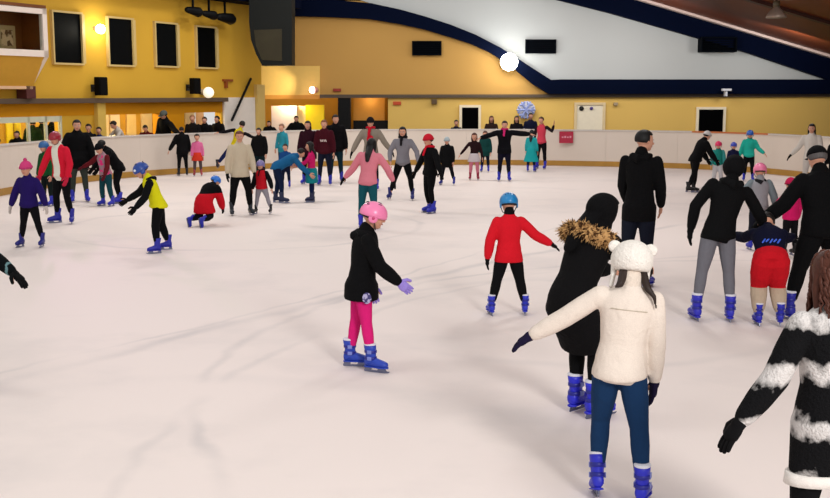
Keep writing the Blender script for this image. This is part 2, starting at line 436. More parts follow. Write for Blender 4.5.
    # ---- head wear
    def shell(bm, rx_, ry_, rz_, cz, cut, front=.35, fy=.35, cy=-.08):
        def fn(p):
            q = p.copy()
            if q.z < cut:
                q.z = cut; m = math.hypot(q.x, q.y) or 1; f = max(0, (p.z + 1) / (cut + 1)); q.x *= f; q.y *= f
            return q
        ellipsoid(bm, C + HM @ V((0, cy, cz)) * hs, (rx_*hs, ry_*hs, rz_*hs), HM, 26, 18, fn)
    def hairshell(bm, g=1.0):
        def fn(p):
            q = p.copy()
            if p.y > .30 and p.z < .50: q = q * (.70 if p.z < .40 else .9)
            elif p.z < -.55: q = q * .8
            return q
        ellipsoid(bm, C + HM @ V((0, -.12, .20)) * hs, (.82*hs*g, .98*hs*g, .93*hs*g), HM, 24, 16, fn)
    if hair in ('short', 'long', 'pony', 'curly', 'bun'):
        bm = bmesh.new(); hairshell(bm, 1.0)
        if hair == 'curly':
            rr = random.Random(3)
            for i in range(150):
                a = rr.uniform(.62, 2.38) * -PI + PI * .0; z0 = rr.uniform(-.1, 1.05); ph = rr.uniform(0, 6); ln = rr.uniform(1.6, 2.5)
                pts = []; rad = []
                for j in range(9):
                    t = j / 8; z = z0 - t * ln
                    w = math.sqrt(max(.12, 1 - max(0, z - .15) ** 2)) * (.88 + .22 * max(0, -z)) + .07 * math.sin(ph + t * 15)
                    a2 = a + .10 * math.sin(ph + t * 17)
                    pts.append(C + HM @ V((math.sin(a2) * .84 * w, math.cos(a2) * .98 * w - .12, z)) * hs); rad.append(hs * (.115 - .07 * t))
                tube(bm, pts, rad, 6)
        if hair in ('long', 'curly'):
            bk = T @ V((0, -1, 0))
            pts = [C + HM @ V((0, -.45, .1)) * hs, C + HM @ V((0, -.62, -.7)) * hs, TP((0, -.062, tl - .01)) + bk * puff, TP((0, -.07, tl * .72)) + bk * puff]
            tube(bm, pts, [.62*hs, .62*hs, .55*hs, .34*hs], 14, (1.05, .55), HM @ V((1, 0, 0)))
            for s in (-1, 1):
                tube(bm, [C + HM @ V((.6*s, -.15, .2)) * hs, C + HM @ V((.72*s, -.1, -.6)) * hs, TP((.05*s, .01, tl + .01)) + V((0, 0, 0))], [.25*hs, .24*hs, .16*hs], 8)
        if hair == 'pony':
            tube(bm, [C + HM @ V((0, -1.0, .3)) * hs, C + HM @ V((0, -1.25, -.1)) * hs, C + HM @ V((0, -1.1, -1.3)) * hs], [.16*hs, .28*hs, .1*hs], 10)
        if hair == 'bun': ellipsoid(bm, C + HM @ V((0, -.85, .75)) * hs, (.36*hs, .36*hs, .33*hs), HM, 12, 8)
        if hair == 'curly': obj('hair', bm, hair_mat(hairc), root)
        else: obj('hair', bm, hair_mat(hairc), root, vox=max(.006, vox * .75), sm=1)
    if hat == 'helmet':
        bm = bmesh.new(); shell(bm, .96, 1.13, 1.02, .16, -.22)
        hm = obj('helmet', bm, plain(hatc, .3, 0, .5, .03), root)
        for s in (-1, 1):     # cheek pieces
            bm = bmesh.new(); ellipsoid(bm, C + HM @ V((.84 * s, -.12, -.12)) * hs, (.10*hs, .38*hs, .36*hs), HM, 14, 10); obj('ear_guard', bm, plain(hatc, .3, 0, .5, .03), hm)
        bm = bmesh.new()
        for s in (-1, 1): tube(bm, [C + HM @ V((.80*s, .05, -.3)) * hs, C + HM @ V((.60*s, .25, -.8)) * hs, C + HM @ V((0, .4, -1.0)) * hs], [.045*hs]*3, 6)
        obj('chin_strap', bm, plain((20, 20, 24), .6), hm)
        if ppm > 40:
            for vx in (-.45, -.15, .15, .45):
                for vy in (-.55, .2):
                    q = V((vx, vy, math.sqrt(max(.05, 1 - vx*vx - vy*vy))))
                    bm = bmesh.new(); ellipsoid(bm, C + HM @ V((q.x*.95, q.y*1.12 - .08, q.z*1.0 + .165)) * hs, (.05*hs, .2*hs, .05*hs), HM, 8, 6)
                    obj('vent', bm, plain((18, 22, 40), .5), hm)
    elif hat in ('beanie', 'pom'):
        bm = bmesh.new(); shell(bm, .88, 1.05, 1.06, .2, -.02)
        hm = obj('hat', bm, fabric(hatc, .3, 40), root)
        bm = bmesh.new(); R = []
        for z, g_ in ((.10, .9), (.12, .96), (.34, .96), (.38, .9)):
            R.append((C + HM @ V((0, -.08, z)) * hs, HM @ V((1, 0, 0)) * g_*hs, HM @ V((0, 1, 0)) * g_*1.17*hs))
        ring_loft(bm, R, 20); obj('hat_cuff', bm, fabric(tuple(int(c * .9) for c in hatc), .4, 60), hm)
        if hat == 'pom':
            bm = bmesh.new(); ellipsoid(bm, C + HM @ V((0, -.1, 1.36)) * hs, (.28*hs,)*3, HM, 12, 8); obj('pompom', bm, fabric(hatc, .6, 50), hm)
    elif hat == 'cap':
        bm = bmesh.new(); shell(bm, .86, 1.03, .92, .26, .02); hm = obj('cap', bm, fabric(hatc, .3), root)
        bm = bmesh.new(); ellipsoid(bm, C + HM @ V((0, 1.05, .26)) * hs, (.58*hs, .48*hs, .05*hs), HM, 16, 8); obj('cap_brim', bm, fabric(hatc, .3), hm)
    elif hat == 'hood':
        bm = bmesh.new()
        def fn(p):
            q = p.copy()
            if p.y > .55 and p.z < .7: q.y = .55 - (p.y - .55) * 1.3
            return q
        ellipsoid(bm, C + HM @ V((0, -.08, .12)) * hs, (1.0*hs, 1.15*hs, 1.12*hs), HM, 22, 16, fn)
        obj('hood', bm, fabric(hatc), root)
    elif hat == 'hijab':
        bm = bmesh.new()
        def fn(p):
            q = p.copy()
            if p.y > .45 and p.z < .45: q.y = .45
            return q
        ellipsoid(bm, C + HM @ V((0, -.10, .16)) * hs, (1.04*hs, 1.22*hs, 1.12*hs), HM, 22, 16, fn)
        bk = T @ V((0, -1, 0))
        pts = [C + HM @ V((0, -.25, .0)) * hs, C + HM @ V((0, -.15, -.85)) * hs, TP((0, -.01, tl + .02)), TP((0, -.02, tl - .05))]
        tube(bm, pts, [.95*hs, .92*hs, 1.1*hs, 1.3*hs], 18, (1.05, .85), HM @ V((1, 0, 0)))
        tube(bm, [C + HM @ V((0, -.6, .0)) * hs, C + HM @ V((0, -1.05, -.9)) * hs, TP((-.01, -.085, tl - .02)), TP((-.02, -.095, tl - .10))], [.8*hs, .85*hs, .85*hs, .5*hs], 14, (1.0, .6), HM @ V((1, 0, 0)))
        obj('headscarf', bm, fabric(hatc, .6, 12), root, vox=max(.008, vox * .9))
    if collar is not None:
        bm = bmesh.new(); tube(bm, [TP((0, -.002, tl + .0)), TP((0, -.004, tl + .070))], [.050*S, .043*S], 16); obj('collar', bm, fabric(collar, .4, 30), root)
    if hood is not None:
        bm = bmesh.new()
        tube(bm, [TP((-.055, .015, tl + .018)), TP((-.046, -.045, tl + .012)), TP((0, -.072, tl - .006)), TP((.046, -.045, tl + .012)), TP((.055, .015, tl + .018))], [.018*S, .026*S, .032*S, .026*S, .018*S], 12)
        obj('hood', bm, fabric(hood), root, vox=max(.009, vox))
    if scarf is not None:
        bm = bmesh.new()
        pts = [TP((.052 * math.sin(a), .048 * math.cos(a), tl + .040 + .006 * math.cos(a))) for a in [2*PI*i/12 for i in range(13)]]
        tube(bm, pts, [.021*S] * 13, 10); tube(bm, [TP((.01, .07, tl + .02)), TP((.015, .085, tl * .75)) + T @ V((0, puff, 0))], [.02*S, .018*S], 8, (1.4, .6))
        obj('scarf', bm, fabric(scarf, .7, 20), root, vox=max(.008, vox * .9))
    if fur is not None:
        bm = bmesh.new(); rr = random.Random(5); R1 = []
        cen = []
        for i in range(13):
            a = 2*PI*i/12
            cen.append(TP((.094 * math.sin(a), .066 * math.cos(a) - .012, tl - .018 - .012 * abs(math.sin(a)))) + T @ V((puff * math.sin(a), puff * math.cos(a), puff * .6)))
        tube(bm, cen, [.030*S] * 13, 12)
        for i in range(2200):
            j = rr.randrange(12); t = rr.random(); c = cen[j].lerp(cen[j+1], t)
            d = V((rr.gauss(0, 1), rr.gauss(0, 1), rr.gauss(0, 1))).normalized()
            b0 = c + d * .026 * S; L_ = rr.uniform(.01, .024) * S
            u_, w_ = perp(d, V((0, 0, 1))); tip = b0 + d * L_ * (1.5 if c.y < TP((0, 0, tl)).y - .05 else 1) + V((rr.uniform(-.006, .006), rr.uniform(-.006, .006), -.006)) * S
            q = [bm.verts.new(b0 + (u_ * math.cos(2*PI*m/3) + w_ * math.sin(2*PI*m/3)) * .0045 * S) for m in range(3)]
            tv = bm.verts.new(tip)
            for m in range(3): bm.faces.new((q[m], q[(m+1) % 3], tv))
            bm.faces.new(list(reversed(q)))
        obj('fur_collar', bm, patterned((186, 146, 96), (74, 50, 30), 34.0, .53), root, smooth=False)
    ctx = dict(root=root, C=C, hs=hs, HM=HM, T=T, TP=TP, S=S, tl=tl, legs=legs, arms=arms, puff=puff, vox=vox)
    if extras: extras(ctx)
    return ctx
HMATS = {}
def hair_mat(c):
    if tuple(c) in HMATS: return HMATS[tuple(c)]
    m, nt, b = base_mat('hair', .55, 0, .3)
    tc = N(nt, 'ShaderNodeTexCoord'); mp = N(nt, 'ShaderNodeMapping'); mp.inputs['Scale'].default_value = (90, 90, 8)
    nz = N(nt, 'ShaderNodeTexNoise', Scale=1.0, Detail=2.0, Distortion=1.5)
    nt.links.new(tc.outputs['Object'], mp.inputs[0]); nt.links.new(mp.outputs[0], nz.inputs['Vector'])
    mx = N(nt, 'ShaderNodeMix', data_type='RGBA'); mx.inputs['A'].default_value = rgb(c); mx.inputs['B'].default_value = tuple(x * .45 for x in rgb(c)[:3]) + (1,)
    bp = N(nt, 'ShaderNodeBump', Strength=.5, Distance=.004); nt.links.new(nz.outputs['Fac'], bp.inputs['Height']); nt.links.new(bp.outputs['Normal'], b.inputs['Normal'])
    nt.links.new(nz.outputs['Fac'], mx.inputs['Factor']); nt.links.new(mx.outputs['Result'], b.inputs['Base Color'])
    HMATS[tuple(c)] = m; return m
def redpack(c):
    TP, S = c['TP'], c['S']; bm = bmesh.new(); ellipsoid(bm, TP((0, .055, c['tl'] * .62)) + V((0, c['puff'], 0)), (.05*S, .03*S, .055*S), None, 14, 10); obj('chest_pack', bm, fabric((196, 26, 46)), c['root'])

# ------------------------------------------------------------------ setting
def ice_mat():
    m, nt, b = base_mat('ice', .62, 0, .12)
    tc = N(nt, 'ShaderNodeTexCoord'); sep = N(nt, 'ShaderNodeSeparateXYZ'); nt.links.new(tc.outputs['Object'], sep.inputs[0])
    A = rgb((234, 222, 217)); D = rgb((205, 197, 195))
    n1 = N(nt, 'ShaderNodeTexNoise', Scale=.35, Detail=5.0, Roughness=.6); nt.links.new(tc.outputs['Object'], n1.inputs['Vector'])
    r1 = N(nt, 'ShaderNodeMapRange'); r1.inputs['From Min'].default_value = .5; r1.inputs['From Max'].default_value = .78; r1.inputs['To Max'].default_value = .7
    nt.links.new(n1.outputs['Fac'], r1.inputs['Value']); fac = r1.outputs[0]
    nw = N(nt, 'ShaderNodeTexNoise', Scale=1.1, Detail=3.0); nt.links.new(tc.outputs['Object'], nw.inputs['Vector'])
    # long curved darker streaks: skate marks and one broad soft band
    streaks = STREAKS
    for cx, cy, r, w, k in streaks:
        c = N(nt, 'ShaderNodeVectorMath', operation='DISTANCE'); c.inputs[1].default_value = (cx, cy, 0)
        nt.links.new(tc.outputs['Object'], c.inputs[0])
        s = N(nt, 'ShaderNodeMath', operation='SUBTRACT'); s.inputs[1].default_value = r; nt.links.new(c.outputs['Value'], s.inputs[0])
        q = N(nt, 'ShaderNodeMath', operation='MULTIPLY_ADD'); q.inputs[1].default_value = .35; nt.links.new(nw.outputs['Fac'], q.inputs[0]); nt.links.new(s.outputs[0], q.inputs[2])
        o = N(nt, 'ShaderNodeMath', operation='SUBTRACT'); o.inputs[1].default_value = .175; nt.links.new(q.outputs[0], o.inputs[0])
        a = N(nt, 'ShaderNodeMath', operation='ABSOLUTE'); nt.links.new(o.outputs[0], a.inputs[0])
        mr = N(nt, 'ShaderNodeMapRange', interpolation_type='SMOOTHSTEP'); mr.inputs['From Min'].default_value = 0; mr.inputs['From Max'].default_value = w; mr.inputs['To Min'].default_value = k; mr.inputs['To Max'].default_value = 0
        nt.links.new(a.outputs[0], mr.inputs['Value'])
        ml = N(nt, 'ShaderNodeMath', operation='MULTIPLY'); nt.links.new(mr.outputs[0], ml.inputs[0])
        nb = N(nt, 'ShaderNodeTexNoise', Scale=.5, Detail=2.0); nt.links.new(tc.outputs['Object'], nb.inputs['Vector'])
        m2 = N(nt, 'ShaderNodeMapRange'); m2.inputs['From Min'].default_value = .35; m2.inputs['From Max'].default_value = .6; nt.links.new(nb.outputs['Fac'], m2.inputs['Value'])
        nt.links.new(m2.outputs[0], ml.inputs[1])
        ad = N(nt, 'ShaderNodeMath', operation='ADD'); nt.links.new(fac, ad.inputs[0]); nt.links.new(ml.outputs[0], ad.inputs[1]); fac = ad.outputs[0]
    mx = N(nt, 'ShaderNodeMix', data_type='RGBA'); mx.inputs['A'].default_value = A; mx.inputs['B'].default_value = D
    nt.links.new(fac, mx.inputs['Factor']); nt.links.new(mx.outputs['Result'], b.inputs['Base Color'])
    n3 = N(nt, 'ShaderNodeTexNoise', Scale=40.0, Detail=4.0); nt.links.new(tc.outputs['Object'], n3.inputs['Vector'])
    bp = N(nt, 'ShaderNodeBump', Strength=.15, Distance=.01); nt.links.new(n3.outputs['Fac'], bp.inputs['Height']); nt.links.new(bp.outputs['Normal'], b.inputs['Normal'])
    return m
def circ3(a, b, c):
    ax, ay, bx, by, cx, cy = a.x, a.y, b.x, b.y, c.x, c.y
    d = 2 * (ax*(by-cy) + bx*(cy-ay) + cx*(ay-by))
    ux = ((ax*ax+ay*ay)*(by-cy) + (bx*bx+by*by)*(cy-ay) + (cx*cx+cy*cy)*(ay-by)) / d
    uy = ((ax*ax+ay*ay)*(cx-bx) + (bx*bx+by*by)*(ax-cx) + (cx*cx+cy*cy)*(bx-ax)) / d
    return ux, uy, math.hypot(ax-ux, ay-uy)
STREAKS = []
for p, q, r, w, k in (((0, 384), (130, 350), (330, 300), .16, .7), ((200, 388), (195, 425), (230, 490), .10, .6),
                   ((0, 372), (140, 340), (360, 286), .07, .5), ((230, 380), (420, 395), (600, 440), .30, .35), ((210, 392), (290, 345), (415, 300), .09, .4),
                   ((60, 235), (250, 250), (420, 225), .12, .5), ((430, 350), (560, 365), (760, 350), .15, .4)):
    STREAKS.append(circ3(at(*p), at(*q), at(*r)) + (w, k))

# boards around the rink
BP = [(-60, 210), (0, 196.5), (45, 189), (95, 181.5), (155, 176), (230, 171), (290, 168), (350, 166), (460, 165), (560, 166), (670, 168.5), (740, 172), (790, 176.5), (830, 181)]
cp = [at(*p) for p in BP]
cp = [V((-11.6, 2, 0)), V((-11.6, 10, 0)), V((-11.4, 18, 0))] + cp + [V((14.0, 28, 0)), V((14.2, 20, 0)), V((14.2, 10, 0)), V((14.2, 2, 0))]
def cr(p0, p1, p2, p3, t):
    return .5 * ((2*p1) + (p2-p0)*t + (2*p0-5*p1+4*p2-p3)*t*t + (3*p1-p0-3*p2+p3)*t**3)
dense = []
for i in range(1, len(cp) - 2):
    for j in range(12): dense.append(cr(cp[i-1], cp[i], cp[i+1], cp[i+2], j / 12))
dense = [cp[0]] + dense + [cp[-2], cp[-1]]
L = [0]
for a, b in zip(dense[:-1], dense[1:]): L.append(L[-1] + (b - a).length)
def along(s):
    for i in range(len(L) - 1):
        if L[i+1] >= s: break
    t = (s - L[i]) / max(1e-6, L[i+1] - L[i]); p = dense[i].lerp(dense[i+1], t)
    d = (dense[min(i+2, len(dense)-1)] - dense[max(i-1, 0)]).normalized()
    return p, V((d.y, -d.x, 0))    # inward normal (to the right of travel)
BH = 1.27
board_white = plain((216, 204, 192), .35, 0, .4, .05, .8)
kick = plain((186, 140, 62), .5, 0, .3, .2, 3)
rb = empty('rink_boards', (0, 0, 0)); tag(rb, 'low white dasher boards with a yellow kick strip curving around the ice', 'rink boards')
def sweep(s0, s1, z0, z1, o0, o1, name, mat, n=6, bevel=0):
    bm = bmesh.new(); vs = []
    for i in range(n + 1):
        p, nn = along(s0 + (s1 - s0) * i / n)
        vs.append([bm.verts.new(p + nn * o + V((0, 0, z))) for o, z in ((o0, z0), (o1, z0), (o1, z1), (o0, z1))])
    for a, b in zip(vs[:-1], vs[1:]):
        for i in range(4): bm.faces.new((a[i], a[(i+1) % 4], b[(i+1) % 4], b[i]))
    bm.faces.new(vs[0]); bm.faces.new(list(reversed(vs[-1])))
    return obj(name, bm, mat, rb, smooth=False, bevel=bevel)
tot = L[-1]; npan = int(tot / 2.44); st = tot / npan
for i in range(npan):
    sweep(i*st + .002, (i+1)*st - .002, 0, BH - .04, -.10, 0, 'board_panel', board_white)
    sweep(i*st, (i+1)*st, 0.015, .19, 0, .014, 'kick_strip', kick)
# top rail with the reddish stretch at the right
def s_of(px, py):
    g = at(px, py); return min(range(len(dense)), key=lambda i: (dense[i] - g).length)
sA, sB = L[s_of(690, 169)], L[s_of(765, 174)]
rail = plain((205, 198, 192), .4)
for a, b, mt in ((0, sA, rail), (sA, sB, plain((196, 110, 60), .5)), (sB, tot, rail)):
    sweep(a, b, BH - .04, BH + .005, -.13, .03, 'top_rail', mt, n=max(6, int((b-a)/.6)))
# ice inside the boards
bm = bmesh.new()
c0 = [p.copy() for p in dense] + [V((14.2, -3, 0)), V((-11.6, -3, 0))]
vs = [bm.verts.new(p) for p in c0]; bm.faces.new(vs)
bmesh.ops.triangulate(bm, faces=bm.faces)
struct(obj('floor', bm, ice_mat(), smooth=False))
bm = bmesh.new(); box(bm, (-40, -6, -.15), (24, 52, -.03))
struct(obj('floor', bm, plain((70, 66, 64), .8, 0, .2, .1, 1), smooth=False))

# ---- left wall, in its own frame: x along the wall, y behind it, z up
ang = math.radians(25.4)
LP = V((-10.53, 32, 0)); LD = V((math.sin(ang), math.cos(ang), 0)); LN = V((math.cos(ang), -math.sin(ang), 0))
LM = Matrix.Translation(LP) @ Matrix((LD, -LN, V((0, 0, 1)))).transposed().to_4x4()
LMi = LM.inverted()
def LW(px, py, off=0):
    p = LMi @ hit(px, py, LP + LN * off, LN); return p.x, p.z
def lbox(bm, x0, x1, y0, y1, z0, z1): box(bm, (x0, y0, z0), (x1, y1, z1), LM)
YEL = plain((222, 174, 58), .75, 0, .2, .08, .6)
ORG = plain((222, 150, 12), .7, 0, .2, .08, 1)
NAVY = plain((1, 9, 34), .8, 0, .06, .1, 2)
WHT = plain((236, 222, 206), .5, 0, .3, .03, 3)
DARK = plain((8, 8, 10), .5, 0, .15, .03, 3)
tEnd = LW(262, 110)[0]; tS = -12.0
zl0, zl1 = LW(20, 103)[1], LW(20, 98.5)[1]
ztop = 5.75
bm = bmesh.new()
lbox(bm, tS, tEnd, 0, .35, zl1, ztop)
wl = struct(obj('wall_left', bm, YEL, smooth=False))
# lower zone: fascia and piers between the openings
zf = LW(20, 117)[1]
bm = bmesh.new(); lbox(bm, tS, tEnd, .02, .3, zf, zl0)
piers = [(62, 104), (160, 185), (222, 262)]
obj('fascia', bm, ORG, wl, smooth=False)
for a, b in piers:
    bm = bmesh.new(); lbox(bm, LW(a, 120)[0], LW(b, 120)[0], .03, .3, 0, zf + .02); obj('pier', bm, YEL if a != 160 else ORG, wl, smooth=False)
bm = bmesh.new(); lbox(bm, LW(95, 120)[0], LW(103, 120)[0], -.12, .03, 0, zl0); obj('pilaster', bm, plain((226, 190, 90), .7), wl, smooth=False)
bm = bmesh.new(); lbox(bm, LW(254.5, 120)[0], LW(262, 120)[0], -.15, .03, 0, zl0 + .6); obj('pilaster', bm, plain((232, 200, 120), .7), wl, smooth=False)
bm = bmesh.new(); lbox(bm, tS, LW(222, 100)[0], -.28, .02, zl0 - .02, zl1); struct(obj('trim_1', bm, plain((92, 74, 58), .6), smooth=False, bevel=.01))
# room behind the openings
bm = bmesh.new(); lbox(bm, tS, tEnd - .3, 3.2, 3.3, 0, zf + .5); lbox(bm, tS, tEnd - .3, .36, 3.2, zf + .45, zf + .5)
struct(obj('wall_left', bm, plain((226, 178, 70), .8, 0, .2, .15, .8), smooth=False))
# yellow door panels and pale panels inside
def room_panel(a, b, y0, y1, c, label, yoff=3.12):
    bm = bmesh.new(); x0, z0 = LW(a, y1, -yoff); x1, z1 = LW(b, y0, -yoff); x1b = LW(b, y1, -yoff)[0]
    lbox(bm, x0, x1b, yoff, yoff + .06, max(0.02, z0), z1)
    o = obj('wall_panel', bm, plain(c, .6), smooth=False); tag(o, label, 'wall panel'); return o
room_panel(8, 14, 119, 150, (246, 225, 40), 'bright yellow upright panel behind the far left glass, nearer the picture edge')
room_panel(16.5, 22, 119, 150, (246, 225, 40), 'bright yellow upright panel behind the far left glass, right of its twin')
for a, b, c in ((106, 110, (240, 225, 180)), (112, 121, (246, 236, 214)), (128, 137, (240, 214, 150)), (143, 153, (246, 226, 180))):
    room_panel(a, b, 113, 150, c, {106: 'narrow cream strip at left end of the lit opening behind boards', 112: 'wide pale cream panel in the lit opening behind boards', 128: 'pale yellow poster board in the middle of the lit opening', 143: 'cream poster board at right end of the lit opening'}[a])
room_panel(186, 195, 102, 125, (236, 214, 170), 'cream panel under the ledge right of the black wall loudspeaker')
room_panel(197, 204, 103, 125, (240, 190, 140), 'peach poster under the ledge beside the white door panel')
# front glass with white frame (far left)
x0, x1 = LW(-12, 120)[0], LW(62, 120)[0]
wn = empty('window_1', (0, 0, 0)); struct(wn)
bm = bmesh.new(); lbox(bm, x0, x1, 0.0, .08, zf - .16, zf); lbox(bm, x0, x1, 0, .08, .95, 1.05)
for a in (29, 46.5, 61): xa = LW(a, 125)[0]; lbox(bm, xa - .04, xa + .04, 0, .08, 1.0, zf)
obj('window_frame', bm, plain((226, 226, 200), .5), wn, smooth=False)
bm = bmesh.new(); lbox(bm, x0, x1, .03, .045, 1.0, zf - .1)
gm, gnt, gb = base_mat('glass', .05, 0, .5); gb.inputs['Transmission Weight'].default_value = 1; gb.inputs['Base Color'].default_value = (.85, .9, .85, 1); gb.inputs['IOR'].default_value = 1.1
obj('pane', bm, gm, wn, smooth=False)
# upper dark windows
for i, (xa, xb, ya, yb) in enumerate(((53, 81, 12, 62.5), (108, 132, 18, 64.5), (155, 176, 23, 65.5), (196, 215, 27, 67))):
    X0 = LW(xa, yb)[0]; X1 = LW(xb, yb)[0]; z0 = LW(xa, yb)[1]; z1 = LW(xa, ya)[1]
    w = empty('window_%d' % (i + 2), (0, 0, 0)); struct(w)
    bm = bmesh.new(); t = .055
    lbox(bm, X0 - t, X1 + t, -.10, .02, z1, z1 + t); lbox(bm, X0 - t, X1 + t, -.10, .02, z0 - t, z0); lbox(bm, X0 - t, X0, -.10, .02, z0, z1); lbox(bm, X1, X1 + t * 2.2, -.10, .02, z0, z1)
    obj('window_frame', bm, plain((214, 186, 120), .5), w, smooth=False)
    bm = bmesh.new(); lbox(bm, X0, X1, -.03, .0, z0, z1); obj('pane', bm, plain((3, 5, 7), .5, 0, .05), w, smooth=False)
# glazed bay at the far left, proud of the wall
bay = empty('bay_window', tuple(LM @ V((LW(20, 50)[0], -.4, 0)))); struct(bay); bay.name = 'window_6'
def bput(bm, name, mat):
    bmesh.ops.transform(bm, matrix=Matrix.Translation(-bay.location), verts=bm.verts); return obj(name, bm, mat, bay, smooth=False)
bo = .9
bx1, bz1 = LW(46.5, 8.5, bo); bz0 = LW(46.5, 57, bo)[1]; bx0 = bx1 - 6
bm = bmesh.new(); t = .16
lbox(bm, bx0, bx1, -bo, -bo + .14, bz1 - t, bz1); lbox(bm, bx0, bx1, -bo, -bo + .14, bz0, bz0 + t * 1.1); lbox(bm, bx1 - t, bx1, -bo, -bo + .14, bz0, bz1)
bput(bm, 'window_frame', plain((240, 226, 214), .5))
bm = bmesh.new(); lbox(bm, bx0, bx1 - .1, -.06, -.02, bz0, bz1); lbox(bm, bx0, bx1 - .1, -bo + .1, 0, bz0 + .01, bz0 + .06); lbox(bm, bx0, bx1 - .02, -bo, 0, bz1 - .02, bz1 + .08); lbox(bm, bx1 - .08, bx1 - .01, -bo + .14, 0, bz0 + .05, bz1)
bput(bm, 'recess', wood((130, 72, 22), (92, 48, 16), (1, 1, 3)))
bm = bmesh.new(); lbox(bm, bx0, bx1 - t - .01, -bo + .05, -bo + .065, bz0 + .1, bz1 - .1); bput(bm, 'pane', gm)
# sloping apron below the bay and its strut
bm = bmesh.new(); q = [(-bo + .05, bz0), (0, bz0), (0, zl1 + .25), (-.35, zl1 + .25)]
prism(bm, [LM @ V((bx0, a, z)) for a, z in q], [LM @ V((bx1 - .12, a, z)) for a, z in q]); bput(bm, 'apron', plain((214, 160, 50), .7))
bm = bmesh.new(); q = [(bx1 - .12, -bo + .03, bz0), (bx1 + .02, -bo + .03, bz0), (bx1 - .05, -.3, zl1 + .32), (bx1 - .22, -.3, zl1 + .32)]
prism(bm, [LM @ V(p) for p in q], [LM @ V((p[0], p[1] + .25, p[2])) for p in q]); bput(bm, 'strut', plain((240, 222, 200), .5))
bm = bmesh.new(); lbox(bm, bx0, bx1 - .15, -.42, -.2, zl1 + .26, zl1 + .34); bput(bm, 'trim_strip', plain((230, 190, 150), .5))
bm = bmesh.new(); lbox(bm, bx1 - .4, bx1 - .05, -.42, -.05, zl1, zl1 + .34); bput(bm, 'bracket', plain((84, 36, 34), .5))
# picture inside the bay
pa = LW(-2, 50, .1); pb = LW(14, 26, .1)
pc = empty('framed_picture', tuple(LM @ V(((pa[0] + pb[0]) / 2, -.08, pa[1]))))
tag(pc, 'beige framed picture hanging inside the brown bay window at far left', 'picture')
bm = bmesh.new(); lbox(bm, pa[0], pb[0], -.13, -.07, pa[1], pb[1]); bmesh.ops.transform(bm, matrix=Matrix.Translation(-pc.location), verts=bm.verts); obj('mount', bm, plain((190, 160, 110), .6), pc, smooth=False)
bm = bmesh.new(); lbox(bm, pa[0] + .1, pb[0] - .1, -.14, -.13, pa[1] + .12, pb[1] - .12); bmesh.ops.transform(bm, matrix=Matrix.Translation(-pc.location), verts=bm.verts); obj('picture_sheet', bm, patterned((214, 180, 140), (110, 80, 55), 5, .5), pc, smooth=False)
# white door panel and leaning pole
bm = bmesh.new(); lbox(bm, LW(223, 110)[0], LW(254, 110)[0], -.06, .02, 0, LW(240, 98)[1] + .02); d1 = obj('door_1', bm, plain((246, 238, 230), .5), smooth=False, bevel=.01); struct(d1)
bm = bmesh.new(); pA = V((LW(248, 79)[0], -.12, LW(248, 79)[1])); pB = V((LW(225, 120)[0], -.3, LW(225, 120)[1]))
tube(bm, [LM @ pA, LM @ pB], [.05, .05], 8); tag(obj('pole', bm, DARK), 'dark diagonal pole leaning across the white panel at the left wall end', 'pole')
# loudspeakers on the left wall
def wall_speaker(px, y0, y1, w, label):
    X, z0 = LW(px, y1, .3); z1 = LW(px, y0, .3)[1]
    r = empty('loudspeaker', tuple(LM @ V((X, 0, z0)))); tag(r, label, 'loudspeaker', 'loudspeakers on the left wall'); r.rotation_euler.z = math.atan2(LD.y, LD.x)
    h = z1 - z0
    bm = bmesh.new(); q = [(-w, -.22), (-w * .9, -.42), (w * .9, -.42), (w, -.22)]
    prism(bm, [V((a, b, 0.0)) for a, b in q], [V((a, b, h)) for a, b in q]); obj('cabinet', bm, plain((5, 5, 6), .6, 0, .1), r, smooth=False, bevel=.02)
    bm = bmesh.new(); box(bm, (-w * .8, -.435, h * .06), (w * .8, -.415, h * .94)); obj('grille', bm, plain((8, 8, 9), .8, 0, .1), r, smooth=False)
    bm = bmesh.new(); tube(bm, [(0, -.07, h * .4), (0, -.22, h * .45)], [.045, .045], 8); box(bm, (-.1, -.04, h * .2), (.1, -.004, h * .6)); obj('bracket', bm, plain((40, 34, 30), .5), r, smooth=False)
wall_speaker(101, 77, 95.5, .2, 'black loudspeaker on the left wall between the first two dark windows')
wall_speaker(195, 78, 94, .2, 'black loudspeaker on the left wall below the last dark window')
def bulb(px, py, off, rad, label, e=12, base='L', power=0):
    if base == 'L': X, z = LW(px, py, off); c = LM @ V((X, -off, z)); bk = LM @ V((X, 0.01, z + .03))
    else: c = atY(px, py, base - off); bk = V((c.x, base + .01, c.z + .03))
    r = empty('wall_lamp', tuple(c)); tag(r, label, 'lamp', 'round lamps on the walls')
    bm = bmesh.new(); ellipsoid(bm, (0, 0, 0), (rad,)*3, None, 16, 10); obj('lamp_globe', bm, emit((255, 244, 220), e), r)
    bm = bmesh.new(); tube(bm, [(0, 0, 0), bk - c], [rad * .45, rad * .55], 8); obj('arm', bm, plain((190, 180, 160), .4), r)
    if power:
        l = bpy.data.lights.new('lamp_light', 'POINT'); l.energy = power; l.color = (1, .93, .75); l.shadow_soft_size = rad; lo = bpy.data.objects.new('lamp_light', l); COL.objects.link(lo)
        lo.location = c + (c - bk).normalized() * (rad + .12)
bulb(100.5, 29, .25, .14, 'small bright lamp on left wall between the first and second dark window', 25, 'L', 22)
bulb(208.5, 92.5, .35, .19, 'pale globe lamp beside the loudspeaker near the left wall end', .8, 'L', 0)
